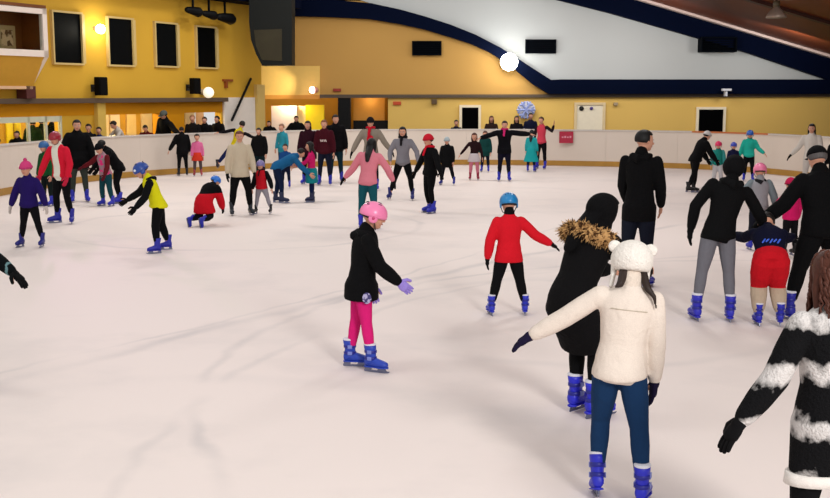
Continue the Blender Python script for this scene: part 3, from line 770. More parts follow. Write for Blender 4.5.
# red-brown bracket mark on the wall
bm = bmesh.new(); a = LW(222, 80); b_ = LW(231, 81.5); lbox(bm, a[0], b_[0], -.1, .02, a[1] - .05, a[1] + .03); c_ = LW(225, 88); lbox(bm, c_[0] - .06, c_[0] + .06, -.1, .02, c_[1], a[1]); tag(obj('wall_bracket', bm, plain((150, 74, 24), .6), smooth=False), 'small rusty T shaped bracket on the left wall right of the loudspeaker', 'bracket')
# dark roof girder over the left wall with spotlights
bm = bmesh.new(); lbox(bm, tS, tEnd + 1.5, -.9, .3, ztop - .02, ztop + .7); struct(obj('ceiling_beam', bm, NAVY, smooth=False)).name = 'trim_2'
def stage_light(px, py, s, label):
    X, z = LW(px, py, .6); r = empty('spotlight', tuple(LM @ V((X, -.6, z)))); r.rotation_euler.z = math.atan2(LD.y, LD.x)
    tag(r, label, 'spotlight', 'black spotlights under the left roof edge')
    bm = bmesh.new(); tube(bm, [(-.35*s, 0, .02), (.1*s, 0, 0), (.35*s, 0, -.02)], [.12*s, .17*s, .2*s], 12, ref=V((0, 0, 1))); obj('lamp_can', bm, DARK, r)
    bm = bmesh.new(); box(bm, (-.03, -.03, .1*s), (.03, .03, ztop - z + .02)); obj('yoke', bm, DARK, r, smooth=False)
stage_light(193, 11, .85, 'left black spotlight hanging under the roof edge by the last dark window')
stage_light(209, 14.5, .8, 'middle black spotlight hanging under the roof edge')
stage_light(225, 18, 1.0, 'right black spotlight hanging under the roof edge')

# ---- back wall
YB = 44.0
def ext(px_pts, y0, y1, name, mat, parent=None):
    f = [atY(x, y, YB) for x, y in px_pts]; bm = bmesh.new()
    prism(bm, [V((p.x, y0, p.z)) for p in f], [V((p.x, y1, p.z)) for p in f])
    return obj(name, bm, mat, parent, smooth=False)
TAN = plain((196, 152, 82), .75, 0, .2, .06, .5)
LOW = plain((228, 190, 104), .75, 0, .2, .05, .6)
wb = struct(ext([(250, -30), (930, -30), (930, 96), (250, 96)], YB, YB + .4, 'wall_back', TAN))
ext([(388, 96), (930, 96), (930, 160), (388, 160)], YB + .02, YB + .4, 'lower_wall', LOW, wb)
ext([(255, 66), (320, 66), (320, 97), (255, 97)], YB - .05, YB, 'lit_patch', plain((236, 196, 104), .7), wb)  # lamplight of the small floodlight, put into a paler patch of wall
ext([(236, 95), (320, 95), (320, 99), (236, 99)], YB - .1, YB + .3, 'lintel', plain((214, 150, 60), .7), wb)
struct(ext([(320, 94.5), (930, 94), (930, 96.5), (320, 98)], YB - .12, YB + .02, 'trim_3', plain((84, 70, 56), .6)))
# recess under the wall at the left
ext([(236, 90), (400, 90), (400, 160), (236, 160)], YB + 3.0, YB + 3.1, 'recess_wall', plain((206, 146, 50), .8, 0, .2, .2, 1), wb)
ext([(388, 96), (392, 96), (392, 160), (388, 160)], YB + .3, YB + 3.0, 'recess_side', LOW, wb)
ext([(338, 97), (350.5, 97), (350.5, 160), (338, 160)], YB - .05, YB + .4, 'column', DARK, wb)
ext([(352, 97.5), (384, 97.5), (384, 121), (352, 121)], YB + 1.0, YB + 1.1, 'recess_panel', plain((200, 140, 55), .7), wb)
ext([(352, 121), (388, 121), (388, 160), (352, 160)], YB + .9, YB + 1.2, 'counter', DARK, wb)
def wallthing(pts, y0, y1, mat, name, label, cat, group=None, parts=None):
    f = [atY(x, y, YB) for x, y in pts]; cx = sum(p.x for p in f) / len(f); cz = min(p.z for p in f)
    r = empty(name, (cx, y0, cz)); tag(r, label, cat, group)
    return r, [V((p.x - cx, 0, p.z - cz)) for p in f]
bm = None
def panel(px0, py0, px1, py1, Y, th, name, mat, label=None, cat=None, group=None, parent=None):
    a = atY(px0, py1, Y); b = atY(px1, py0, Y)
    bm = bmesh.new(); box(bm, (a.x, Y, a.z), (b.x, Y + th, b.z)); o = obj(name, bm, mat, parent, smooth=False, bevel=.01)
    if label: tag(o, label, cat, group)
    return o
panel(272, 106, 297, 150, YB + .6, .3, 'partition', plain((240, 226, 222), .6), 'white upright partition in the recess at left end of back wall', 'partition')
panel(297.5, 106, 306, 150, YB + .9, .2, 'partition', plain((250, 232, 170), .6), 'narrow cream partition beside the white partition', 'partition')
panel(306, 105, 324, 150, YB + .8, .25, 'partition', plain((252, 224, 20), .5), 'bright yellow partition in the recess behind the tall skaters', 'partition')
# gable: grey panel, arched girder, roof girder
ARC_TOP = [(290, 0.5), (330, 0), (372, 4), (400, 10), (425, 17), (450, 25), (475, 35), (500, 48), (525, 64), (550, 80)]
ARC_BOT = [(548, 95), (532, 84), (510, 66), (490, 53), (470, 44), (450, 37.5), (425, 30), (400, 24.5), (370, 19.5), (330, 17.5), (290, 16.5)]
GREY = plain((186, 190, 189), .7, 0, .2, .04, .5)
struct(ext([(325, -12), (640, -12), (840, 60), (840, 88), (560, 88), (540, 76), (500, 48), (450, 25), (400, 10), (372, 4)], YB - .06, YB, 'wall_gable', GREY)).name = 'wall_back'
struct(ext([(255, 1), (290, 1)] + ARC_TOP[1:] + [(560, 79.5), (880, 79.5), (880, 94), (548, 94)] + ARC_BOT[1:] + [(255, 15)], YB - .35, YB - .06, 'trim_4', NAVY))
struct(ext([(555, 0), (610, 14), (680, 34), (745, 53), (825, 80), (900, 104), (930, 112), (930, 86), (830, 57.5), (735, 29), (640, 0), (600, -12), (510, -12)], YB - .40, YB - .05, 'trim_5', NAVY))
struct(ext([(600, -9.2), (640, 2.8), (735, 31.2), (830, 59.8), (930, 89.8), (930, 87.2), (830, 57.2), (735, 28.7), (640, .2), (600, -11.8)], YB - .75, YB - .38, 'trim_6', plain((238, 214, 204), .5)))
panel(290, -6, 371, 1.0, YB, .05, 'lit_gable_strip', plain((250, 240, 235), .5)).name = 'gable_bright_band'  # grey gable where it looks brighter, the light painted as a near-white strip
struct(bpy.data.objects['gable_bright_band'])
# wooden roof slope coming towards the camera
a = atY(560, -24, YB); b = atY(940, 90, YB)
bm = bmesh.new(); ya, yb = 4, YB
vsf = [V((a.x, yb, a.z)), V((b.x, yb, b.z)), V((b.x, ya, b.z)), V((a.x, ya, a.z))]
prism(bm, vsf, [p + V((0, 0, .3)) for p in vsf])
struct(obj('ceiling', bm, wood((136, 62, 22), (66, 26, 12), (.6, .25, 1.2), .5), smooth=False))
sl = (b.z - a.z) / (b.x - a.x)
for i, y in enumerate((36, 31, 25, 18)):
    bm = bmesh.new(); q = [V((a.x + 1, y, a.z + sl - .12)), V((b.x, y, b.z - .12)), V((b.x, y, b.z + .05)), V((a.x + 1, y, a.z + sl + .05))]
    prism(bm, q, [p + V((0, .35, 0)) for p in q]); struct(obj('trim_8', bm, wood((70, 28, 14), (40, 16, 10), (.6, 2, 2), .5), smooth=False))
# highbay lamps under the wooden roof
def highbay(px, py, Y, label):
    c = atY(px, py, Y); r = empty('ceiling_lamp', tuple(c)); tag(r, label, 'lamp', 'bell lamps under the wooden roof')
    bm = bmesh.new()
    def rg(z, q): return (V((0, 0, z)), V((q, 0, 0)), V((0, q, 0)))
    ring_loft(bm, [rg(0, .30), rg(.06, .29), rg(.2, .2), rg(.3, .1), rg(.34, .09)], 20); obj('lamp_shade', bm, plain((140, 124, 112), .35, .3), r)
    bm = bmesh.new(); ring_loft(bm, [rg(.33, .10), (V((0, 0, .5)), V((.1, 0, 0)), V((0, .1, 0)))], 14); obj('ballast', bm, plain((90, 80, 60), .5), r)
    zr = a.z + sl * (c.x - a.x) - c.z; bm = bmesh.new(); tube(bm, [(0, 0, .5), (0, 0, max(.55, zr))], [.015, .015], 6); obj('stem', bm, DARK, r)
highbay(776, 18, 33.5, 'bell shaped grey lamp under the wooden roof at upper right')
highbay(785, -1, 30, 'bell lamp cut by the top picture edge under the wooden roof')
# vents and speakers on the back wall
def vent(x0, y0, x1, y1, label, d=.12, g='black rectangular vents high on the back wall'):
    A_ = atY(x0, y1, YB - .06); B_ = atY(x1, y0, YB - .06); w = (B_.x - A_.x) / 2; h = B_.z - A_.z
    r = empty('wall_vent', ((A_.x + B_.x) / 2, YB - .06, A_.z)); tag(r, label, 'vent', g)
    bm = bmesh.new(); t = .05
    box(bm, (-w, -d, 0), (w, 0, t)); box(bm, (-w, -d, h - t), (w, 0, h)); box(bm, (-w, -d, t), (-w + t, 0, h - t)); box(bm, (w - t, -d, t), (w, 0, h - t)); obj('frame', bm, plain((5, 9, 16), .8, 0, .05), r, smooth=False)
    bm = bmesh.new(); box(bm, (-w + t, -d * .3, t), (w - t, 0, h - t)); n = 6
    for i in range(n): z = t + (h - 2*t) * (i + .5) / n; box(bm, (-w + t, -d * .8, z - .012), (w - t, -d * .2, z + .012))
    obj('louvre', bm, plain((3, 6, 12), .8, 0, .05), r, smooth=False)
vent(412, 41, 441.5, 55.5, 'black rectangular vent on the tan wall below the arched girder')
vent(525, 39.5, 556, 53.5, 'dark rectangular vent on the grey gable right of the bright floodlight')
vent(697.5, 37.5, 733.5, 52.5, 'black box vent overlapping the sloping roof girder at right', .55)
# doors
def door(n, x0, y0, x1, leaf, frame, dark=True):
    r = empty('door_%d' % n, (0, 0, 0)); struct(r)
    A_ = atY(x0, y0, YB - .05); B_ = atY(x1, y0, YB - .05); bm = bmesh.new(); t = .10
    box(bm, (A_.x - t, YB - .08, 0), (A_.x, YB + .02, A_.z)); box(bm, (B_.x, YB - .08, 0), (B_.x + t, YB + .02, A_.z)); box(bm, (A_.x - t, YB - .08, A_.z), (B_.x + t, YB + .02, A_.z + t)); obj('door_frame', bm, plain(frame, .5), r, smooth=False)
    bm = bmesh.new(); box(bm, (A_.x, YB - .03, 0), (B_.x, YB + .02, A_.z)); obj('door_leaf', bm, plain(leaf, .9, 0, .03 if leaf[0] < 9 else .3), r, smooth=False)
    return r, A_, B_
door(2, 462, 107.5, 478.5, (3, 3, 4), (240, 226, 196))
door(3, 699, 109.5, 723.5, (3, 3, 4), (244, 232, 204))
r3, A_, B_ = door(4, 577, 105, 603, (240, 230, 206), (226, 204, 160))
for px, c, nm in ((581.5, (10, 10, 12), 'black'), (591.5, (86, 70, 140), 'purple')):
    p = atY(px, 108.5, YB - .05); bm = bmesh.new(); tube(bm, [(p.x, YB - .05, p.z), (p.x, YB - .03, p.z)], [.095 if nm == 'black' else .07] * 2, 14, ref=V((1, 0, 0))); obj('round_sign', bm, plain(c, .5), r3)
# small signs and fittings
panel(333, 88.5, 341, 91.5, YB - .1, .06, 'exit_sign', plain((150, 40, 20), .5), 'small red sign on the tan wall above the dark recess', 'sign', 'small red signs on the back wall')
panel(393, 101.5, 401, 105, YB - .06, .06, 'exit_sign', plain((196, 70, 24), .5), 'small red sign on the lower yellow wall right of the recess', 'sign', 'small red signs on the back wall')
panel(431.5, 99, 437, 104, YB - .2, .2, 'wall_sensor', plain((90, 66, 36), .5), 'small brown box on the yellow wall left of the first dark doorway', 'sensor')
panel(614, 102.5, 618, 105.5, YB - .15, .16, 'wall_sensor', plain((170, 150, 120), .5), 'small grey box on the yellow wall right of the white door', 'sensor')
cmr = empty('security_camera', tuple(atY(726.5, 91, YB - .6))); tag(cmr, 'small white T shaped camera on the navy girder above the right doorway', 'camera')
bm = bmesh.new(); box(bm, (-.18, -.1, .0), (.18, .1, .09)); obj('camera_head', bm, plain((225, 228, 235), .4), cmr, smooth=False, bevel=.02)
bm = bmesh.new(); box(bm, (-.035, -.03, -.2), (.035, .24, .0)); obj('mount', bm, plain((215, 218, 225), .4), cmr, smooth=False)
# snowflake cluster decoration above the boards
sf = empty('snowflake_decoration', tuple(atY(526, 110, YB - .3))); tag(sf, 'pale blue and white snowflake cut-out on the wall above the spectators', 'decoration')
bm = bmesh.new()
for i in range(6):
    an = PI * i / 3; dx, dz = math.cos(an), math.sin(an); tube(bm, [(0, 0, 0), (dx * .34, 0, dz * .34)], [.05, .04], 6)
    for s in (-1, 1):
        a2 = an + s * .8; tube(bm, [(dx * .2, 0, dz * .2), (dx * .2 + math.cos(a2) * .15, 0, dz * .2 + math.sin(a2) * .15)], [.04, .035], 6)
obj('star', bm, plain((146, 160, 212), .5), sf)
bm = bmesh.new(); ring_loft(bm, [(V((0.03, .16, .02)), V((.36, 0, 0)), V((0, 0, .32))), (V((.03, .2, .02)), V((.36, 0, 0)), V((0, 0, .32)))], 18); tube(bm, [(0, .18, 0), (0, .26, 0)], [.03, .03], 6); obj('backing', bm, plain((214, 214, 226), .5), sf, smooth=False)
# dark duct hanging at the corner
DP = [(249, -8), (249, 22), (251, 40), (256, 54), (262, 65.5), (292, 65), (292, -8)]
dcen = atY(270, 65, 39.3); dr = empty('air_duct', (dcen.x, 39.3, dcen.z)); tag(dr, 'large dark grey-green duct hanging at the corner of left and back wall', 'duct')
f = [atY(x, y, 39.3) - dcen for x, y in DP]; bm = bmesh.new(); prism(bm, [V((p.x, 0, p.z)) for p in f], [V((p.x, 1.0, p.z)) for p in f]); obj('casing', bm, plain((15, 19, 16), .6, 0, .2, .2, 1.0), dr, smooth=False)
f = [atY(x, y, 39.3) - dcen for x, y in [(254, 30), (256, 46), (262, 60), (282, 61), (282, 29)]]; bm = bmesh.new(); prism(bm, [V((p.x, -.03, p.z)) for p in f], [V((p.x, .02, p.z)) for p in f]); obj('duct_panel', bm, plain((62, 56, 36), .5, 0, .2, .3, 1.5), dr, smooth=False)
# sign on the boards
p, nn = along(L[s_of(566, 166)]); sg = empty('board_sign', (p.x, p.y - .07, 0)); sg.rotation_euler.z = 0; tag(sg, 'small crimson notice with pale marks fixed on the white boards', 'sign')
A_ = atY(559, 143, p.y - .03); B_ = atY(573, 131.5, p.y - .03)
bm = bmesh.new(); box(bm, (A_.x - p.x, -.05, A_.z), (B_.x - p.x, .01, B_.z)); obj('plate', bm, plain((176, 30, 62), .5), sg, smooth=False)
bm = bmesh.new(); mz = (A_.z + B_.z) / 2
for i in range(4): box(bm, (A_.x - p.x + .08 + i * .09, -.056, mz - .02), (A_.x - p.x + .14 + i * .09, -.05, mz + .03 + .02 * (i % 2)))
obj('marking', bm, plain((226, 150, 170), .5), sg, smooth=False)
# bright floodlight at the girder
fl = empty('floodlight', tuple(atY(509, 62, YB - .55))); tag(fl, 'glaring white floodlight mounted on the arched navy girder', 'floodlight')
bm = bmesh.new(); tube(bm, [(0, .3, 0), (0, .05, 0)], [.1, .3], 16, ref=V((1, 0, 0))); obj('housing', bm, plain((200, 200, 205), .4), fl)
bm = bmesh.new(); ellipsoid(bm, (0, -.06, 0), (.34, .2, .34), None, 20, 12); obj('lens', bm, emit((255, 250, 238), 30), fl)
fp = empty('floodlight', tuple(atY(315.5, 90, YB - .5))); tag(fp, 'small pinkish floodlight above the recess washing the yellow wall', 'floodlight')
bm = bmesh.new(); tube(bm, [(0, 0, 0), (0, .3, 0)], [.12, .1], 12, ref=V((1, 0, 0))); obj('housing', bm, plain((220, 150, 130), .5), fp)
bm = bmesh.new(); ellipsoid(bm, (-.12, -.05, 0), (.12, .12, .13), None, 14, 10); obj('lens', bm, emit((255, 225, 220), 12), fp)
struct(bm and None) if False else None
# side and rear shell of the hall
bm = bmesh.new(); box(bm, (21, -6, 0), (21.3, 45, 3.2)); struct(obj('wall_right', bm, LOW, smooth=False))

# ---- light
def light(kind, loc, energy, col=(1, 1, 1), size=1, tgt=None, spot=None, blend=.5):
    l = bpy.data.lights.new('light', kind); l.energy = energy; l.color = col
    if kind == 'AREA': l.shape = 'DISK'; l.size = size
    else: l.shadow_soft_size = size
    if kind == 'SPOT': l.spot_size = math.radians(spot); l.spot_blend = blend
    o = bpy.data.objects.new('light', l); COL.objects.link(o); o.location = loc
    if tgt is not None: o.rotation_euler = (V(tgt) - V(loc)).to_track_quat('-Z', 'Y').to_euler()
    return o
WARM = (1, .96, .93)
for x, y, e in ((6.5, 8, 110), (-4, 9, 90), (4.5, 19, 250), (-6, 25, 230), (4, 31, 240), (-4, 34, 190), (11, 31, 90)):
    zz = 8.2 if x < 10 else 5.2
    light('AREA', (x, y, zz), e, WARM, 1.6, (x, y, 0))
light('AREA', (5, -3.5, 6.6), 1150, (1, .97, .94), 2.6, (1, 22, 1.0))  # unseen fill light behind the camera, added to brighten surfaces facing it
for x, z, e in ((-1, 6.0, 30), (4, 5.2, 75), (8.5, 4.8, 95), (13.5, 4.1, 80)): light('AREA', (x, 39.9, z), e, WARM, 1.4, (x, 44, 2.2))  # these and the next one: unseen lights added to brighten the back wall
light('AREA', (-1, 33, 7), 130, WARM, 1.5, (-1, 44, 4.5))
light('POINT', atY(509, 62, YB - 1.1), 70, (.95, .97, 1), .3)
light('SPOT', atY(314, 90, YB - .7), 420, (1, .86, .66), .1, atY(262, 82, YB - .0), 60, .8)
# lamps in the rooms behind the left openings and the recess
for px in (10, 45, 115, 145, 200):
    X = LW(px, 120)[0]; light('POINT', LM @ V((X, 1.3, zf + .2)), 85, (1, .85, .5), .15)
light('POINT', atY(290, 101, YB + .45), 90, (1, .85, .55), .15); light('POINT', atY(370, 100, YB + .6), 12, (1, .8, .5), .1)
light('SPOT', (-10.4, 30, 5.0), 1100, (1, .45, .85), .2, at(175, 278), 16, 1.0)
w = bpy.data.worlds.new('world'); sc.world = w; w.use_nodes = True
bg = w.node_tree.nodes['Background']; bg.inputs[0].default_value = (1.0, .975, .955, 1); bg.inputs[1].default_value = .7

# ------------------------------------------------------------------ cast
SK = 'skaters on the ice'; SPG = 'spectators standing behind the boards'
REST = ((.18, .05, -1), (.06, .22, -1))
# -- foreground
def bear(c):
    C, hs, HM, T, TP, S = c['C'], c['hs'], c['HM'], c['T'], c['TP'], c['S']
    fm = fabric((240, 234, 226), .6, 60, .05)
    bm = bmesh.new()
    def fn(p):
        q = p.copy()
        if q.z < -.55: q.z = -.55
        if p.y > .5 and p.z < .3: q = q * .75
        return q
    ellipsoid(bm, C + HM @ V((0, -.10, .14)) * hs, (1.16*hs, 1.30*hs, 1.12*hs), HM, 26, 18, fn)
    hm = obj('bear_hat', bm, fm, c['root'], vox=.012)
    for s in (-1, 1):
        bm = bmesh.new(); ellipsoid(bm, C + HM @ V((.98*s, -.02, .80)) * hs, (.36*hs, .20*hs, .34*hs), HM, 14, 10); obj('bear_ear', bm, fm, hm)
        bm = bmesh.new(); tube(bm, [C + HM @ V((.88*s, .05, -.2)) * hs, C + HM @ V((.92*s, .0, -.9)) * hs, C + HM @ V((1.0*s, -.2, -1.35)) * hs], [.2*hs, .13*hs, .13*hs], 10); obj('ear_flap', bm, fm, hm)
    # hair falling over the right shoulder
    bm = bmesh.new()
    tube(bm, [C + HM @ V((.55, -.3, -.3)) * hs, TP((.062, -.045, c['tl'] + .03)), TP((.090, -.060, c['tl'] - .0)), TP((.104, -.05, c['tl'] - .045))], [.26*hs, .22*hs, .13*hs, .05*hs], 10)
    tube(bm, [C + HM @ V((-.35, -.45, -.3)) * hs, TP((-.045, -.055, c['tl'] + .035)), TP((-.062, -.062, c['tl'] + .022))], [.3*hs, .22*hs, .08*hs], 10)
    obj('hair_lock', bm, hair_mat((48, 34, 28)), c['root'], vox=.009)
    # jacket side seam and back yoke
    bm = bmesh.new(); tube(bm, [TP((x, -(.060 + c['puff'] / S) * math.sqrt(max(.05, 1 - (x/.118)**2)) , c['tl'] * .80)) for x in (-.07, -.035, 0, .035, .07)], [.003]*5, 6); obj('yoke_seam', bm, fabric((196, 184, 165)), c['root'])
P('girl in a cream jacket and fluffy white bear-eared hat, left arm stretched out', 616, 500, 247, yaw=-4, k=.3,
  top=(232, 219, 207), trou=(24, 54, 92), puff=.026, fit=.010, hem=.10, flare=.01, lean=5, roll=6, hair='short', hairc=(48, 34, 28), glove=(28, 22, 52), boots=(36, 42, 190), collar=(228, 214, 200),
  la=((.84, .12, -.60), (.9, .15, -.55)), ra=((.04, -.02, -1), (.0, .06, -1)), ll=((.06, .30, -1), (.06, -.22, -1)), rl=((.14, -.10, -1), (.06, -.16, -1)), lf=(20, 0), rf=(None, 18), extras=bear)
P('woman in black headscarf and black fur-collared coat leaning forward behind the cream jacket', 567, 419, 197, yaw=-52, k=0,
  top=(12, 11, 13), trou=(10, 10, 12), puff=.04, fit=.008, hem=.95, flare=.02, lean=27, hair=None, hat='hijab', hatc=(8, 8, 10), glove=None, boots=(40, 44, 200),
  la=((.2, .5, -1), (-.2, .9, -.1)), ra=((.45, .35, -.8), (-.3, .9, .0)), ll=((.04, .55, -1), (.02, .02, -1)), rl=((.06, .50, -1), (.0, .0, -1)), hy=-12, hp=4, fur=True)
P('man in a thick black hooded coat standing with his back turned', 637, 287, 131, yaw=-28, k=0,
  top=(9, 9, 11), trou=(22, 26, 40), puff=.028, fit=.022, hem=.42, lean=3, hair='short', hairc=(12, 10, 10), hood=(12, 12, 14), hy=-48, hp=6,
  la=((.12, .15, -1), (-.1, .5, -.8)), ra=((.12, .12, -1), (-.1, .5, -.8)), ll=((.10, 0, -1), (.08, 0, -1)), rl=((.04, 0, -1), (.0, 0, -1)))
def badge(c):
    TP, S = c['TP'], c['S']; L_ = c['legs'][1]; p = L_[0].lerp(L_[1], .28) + V((.052*S + c['puff'] + .012, .02, 0))
    bm = bmesh.new(); ellipsoid(bm, p, (.012, .042, .052), None, 14, 10); obj('emblem', bm, patterned((170, 165, 200), (70, 66, 110), 40, .5), c['root'])
    C, hs, HM = c['C'], c['hs'], c['HM']
    for s in (1, -1):
        bm = bmesh.new(); ellipsoid(bm, C + HM @ V((.95*s, -.12, -.08)) * hs, (.04*hs, .13*hs, .13*hs), HM, 12, 8); obj('helmet_rivet', bm, plain((190, 60, 110), .4), c['root'])
P('girl in black jacket, magenta leggings and pink helmet skating with one arm forward', 362, 369, 202, yaw=-82, k=.55,
  top=(10, 10, 12), trou=(222, 34, 122), puff=.034, fit=.006, hem=.40, flare=.03, lean=6, hair='short', hairc=(30, 20, 16), hat='helmet', hatc=(238, 130, 176), glove=(160, 140, 225), boots=(36, 66, 176),
  la=((.0, .0, -1), (-.1, .25, -1)), ra=((.12, .42, -.95), (.05, 1.0, -.85)), ll=((.06, -.13, -1), (.06, -.16, -1)), rl=((.08, .10, -1), (.05, .12, -1)), hood=(14, 14, 16), rf=(None, 32), lf=(None, -15), hp=10, extras=badge)
P('boy in a red jacket and bright blue helmet skating away with right arm out', 508, 315, 193, yaw=4, k=.85,
  top=(218, 26, 42), trou=(12, 12, 15), puff=.030, fit=.014, hem=.30, hair='short', hat='helmet', hatc=(28, 128, 190), glove=(14, 14, 16), boots=(38, 50, 190), collar=(14, 14, 17),
  la=((.35, .0, -1), (.12, .1, -1)), ra=((.75, .0, -.75), (1, .1, -.55)), ll=((.22, .02, -1), (.22, -.05, -1)), rl=((.22, .0, -1), (.22, -.03, -1)), hp=12)
P('woman in a black hooded jacket and grey leggings seen from behind, left elbow out', 715, 321, 156, yaw=-3, k=0,
  top=(10, 10, 12), trou=(112, 112, 120), puff=.024, fit=.008, hem=.10, lean=10, roll=14, hat='hood', hatc=(12, 12, 14), hair='short', hairc=(14, 11, 11), hood=(12, 12, 14), glove=(12, 12, 14), boots=(42, 44, 180),
  la=((.55, .1, -.8), (.12, .2, -1)), ra=((.55, .15, -.9), (.5, .35, -.8)), ll=((.18, .02, -1), (.12, -.03, -1)), rl=((.10, .0, -1), (.07, -.03, -1)), hp=8)
P('man all in black with dark cap and grey hair, back turned, at right edge', 817, 319, 146, yaw=6, k=0,
  top=(8, 8, 10), trou=(8, 8, 10), puff=.045, fit=.024, hem=.12, lean=10, girth=1.12, hair='short', hairc=(96, 92, 92), hat='cap', hatc=(12, 12, 14), glove=(12, 12, 14), boots=(36, 38, 150),
  la=((.55, .2, -.9), (.75, .35, -.7)), ra=((.4, .1, -1), (.2, .3, -1)), ll=((.34, .0, -1), (.26, -.05, -1)), rl=((.30, .05, -1), (.22, .0, -1)))
def redkid(c):
    TP = c['TP']; S = c['S']
    bm = bmesh.new()
    for i, x in enumerate((-.055, -.028, .0, .028, .055)):
        tube(bm, [TP((x - .008, -.064 - c['puff'] / S, .11 + .01 * (i % 2))), TP((x + .010, -.066 - c['puff'] / S, .14))], [.007*S, .007*S], 6)
    obj('print', bm, plain((60, 100, 220), .5), c['root'])
P('small child in navy top and puffy red shorts bent over, held up between two adults', 768, 327, 218, yaw=-10, k=.9,
  top=(14, 16, 40), trmat=split_mat((176, 158, 138), (184, 20, 32), .42), puff=.030, fit=.045, hem=-1, lean=48, girth=1.2, hair='short', hat=None, glove=(12, 12, 14), boots=(34, 38, 170),
  la=((.3, .8, -.3), (.4, .7, .0)), ra=((.3, .8, -.3), (.4, .7, .0)), ll=((.10, .42, -1), (.0, -.20, -1)), rl=((.10, .46, -1), (.1, -.35, -1)), rf=(None, 5), extras=redkid, hp=45)
P('child in a grey hooded jacket and pink helmet between two adults', 757, 250, 163, yaw=-6, k=.8,
  top=(150, 150, 156), trou=(26, 28, 40), puff=.034, hem=.2, hair='short', hat='helmet', hatc=(228, 120, 160), glove=(14, 14, 18), hood=(30, 30, 34), sleeves=(120, 132, 138),
  la=((.5, .1, -.8), (.3, .2, -1)), ra=((.4, .1, -.9), (.3, .3, -1)))
P('child in a hot pink jacket mostly hidden behind the man in black', 789, 256, 178, yaw=20, k=.8,
  top=(214, 30, 104), trou=(16, 16, 20), puff=.030, hem=.2, hair='short', hat='beanie', hatc=(190, 30, 80), glove=(16, 16, 18), boots=(14, 14, 18),
  la=((.75, .1, -.75), (.8, .1, -.7)), ra=REST)
fuzzy = bands((16, 16, 18), (204, 200, 198), 2, 23, .0, .9, .8, .09, 3.6)
def whitehem(c):
    TP, S, legs = c['TP'], c['S'], c['legs']
    bm = bmesh.new(); R = []
    for t, g in ((.60, .0), (.61, .008), (.74, .012), (.75, .0)):
        q = [legs[s][0].lerp(legs[s][1], t) for s in (-1, 1)]; cc = (q[0] + q[1]) / 2
        r = (.052 - .012 * t) * S * 1.05 + c['puff'] + g
        R.append((cc, V((abs(q[1].x - q[0].x) / 2 + r, 0, 0)), V((0, r * 1.1, 0))))
    ring_loft(bm, R, 24); obj('jacket_hem', bm, fabric((232, 226, 220), .4), c['root'])
P('curly brown-haired woman in a fuzzy black and white striped jacket at the lower right edge', 820, 600, 254, yaw=14, k=0,
  topmat=fuzzy, trou=(10, 10, 12), puff=.028, fit=.012, hem=.62, girth=1.05, hair='curly', hairc=(84, 40, 24), glove=(14, 13, 15), boots=BLUE,
  la=((.42, .02, -.9), (.75, .1, -.95)), ra=REST, extras=whitehem, hp=10, curl=.25)
P('skater at the left picture edge, only a dark patterned sleeve and black glove showing', -37, 388, 190, yaw=165, k=.3,
  top=(12, 18, 22), trou=(12, 12, 14), puff=.022, hem=.2, hair='short', glove=(10, 10, 12), sleeves=bands((8, 12, 14), (96, 128, 132), 0, 60, .55, .8),
  la=((.78, .1, -.75), (.95, .1, -.6)), ra=REST)
# -- left group
P('child in a purple jacket and pink hat skating at the far left', 31, 247, 161, yaw=172, k=.8, group=SK,
  top=(36, 22, 92), trou=(12, 11, 16), puff=.034, hem=.15, hat='pom', hatc=(216, 70, 130), glove=(206, 196, 190), hood=(20, 14, 40), boots=(26, 28, 120),
  la=((.45, .0, -1), (.35, .1, -1)), ra=((.45, .0, -1), (.35, .1, -1)), ll=((.24, .02, -1), (.22, -.05, -1)), rl=((.14, .0, -1), (.18, 0, -1)))
P('woman in a red and white jacket and red helmet beside the tall dark skater', 64, 223, 131, yaw=158, k=0, group=SK,
  topmat=split_mat((222, 222, 208), (206, 30, 54), .075, 0), trou=(12, 12, 16), puff=.028, hem=.05, lean=8, hat='helmet', hatc=(150, 24, 44), glove=(200, 40, 70), boots=(30, 34, 150), hair='short',
  la=((.35, .1, -1), (.0, .4, -1)), ra=((.5, .1, -1), (.35, .2, -1)), ll=((.16, .15, -1), (.16, -.12, -1)), rl=((.10, .1, -1), (.06, -.1, -1)), lf=(None, 35), rf=(None, 40), girth=1.05)
P('tall adult in black with olive trousers behind the red and white jacket', 80, 202, 120, yaw=-160, k=0, group=SK, top=(10, 10, 12), trou=(60, 66, 60), puff=.05, hem=.5, hair='short', glove=BLK, girth=1.1, la=((.3, .1, -1), (.1, .2, -1)), ra=((.4, 0, -1), (.3, .1, -1)))
P('child in green jacket and blue helmet half hidden behind the red-helmeted woman', 48, 206, 141, yaw=150, k=.7, group=SK, top=(24, 84, 44), trou=(20, 30, 30), hat='helmet', hatc=(30, 90, 150), puff=.03)
P('boy in a black beanie with dark red sleeves and a pink patterned vest', 107, 206, 143, yaw=150, k=.6, group=SK, topmat=patterned((150, 120, 130), (214, 50, 120), 12, .56), sleeves=(96, 22, 30), trou=(20, 66, 76), hat='beanie', hatc=(14, 14, 18), glove=(90, 24, 34), puff=.028, fit=.018, lean=12,
  la=((.3, .3, -1), (.1, .6, -1)), ra=((.8, .3, -.7), (1, .3, -.5)), ll=((.2, .1, -1), (.15, -.1, -1)), rl=((.12, .1, -1), (.05, -.1, -1)))
P('adult in black with bowed back behind the blue-helmeted yellow jacket child', 120, 203, 140, yaw=120, k=0, group=SK, top=(10, 9, 12), trou=(12, 12, 16), puff=.04, lean=34, hem=.2, hair='short', glove=BLK, la=((.2, .6, -1), (.1, .7, -.8)), ra=((.2, .6, -1), (.1, .7, -.8)), ll=((.12, .25, -1), (.05, -.15, -1)), rl=((.12, .15, -1), (.05, -.2, -1)))
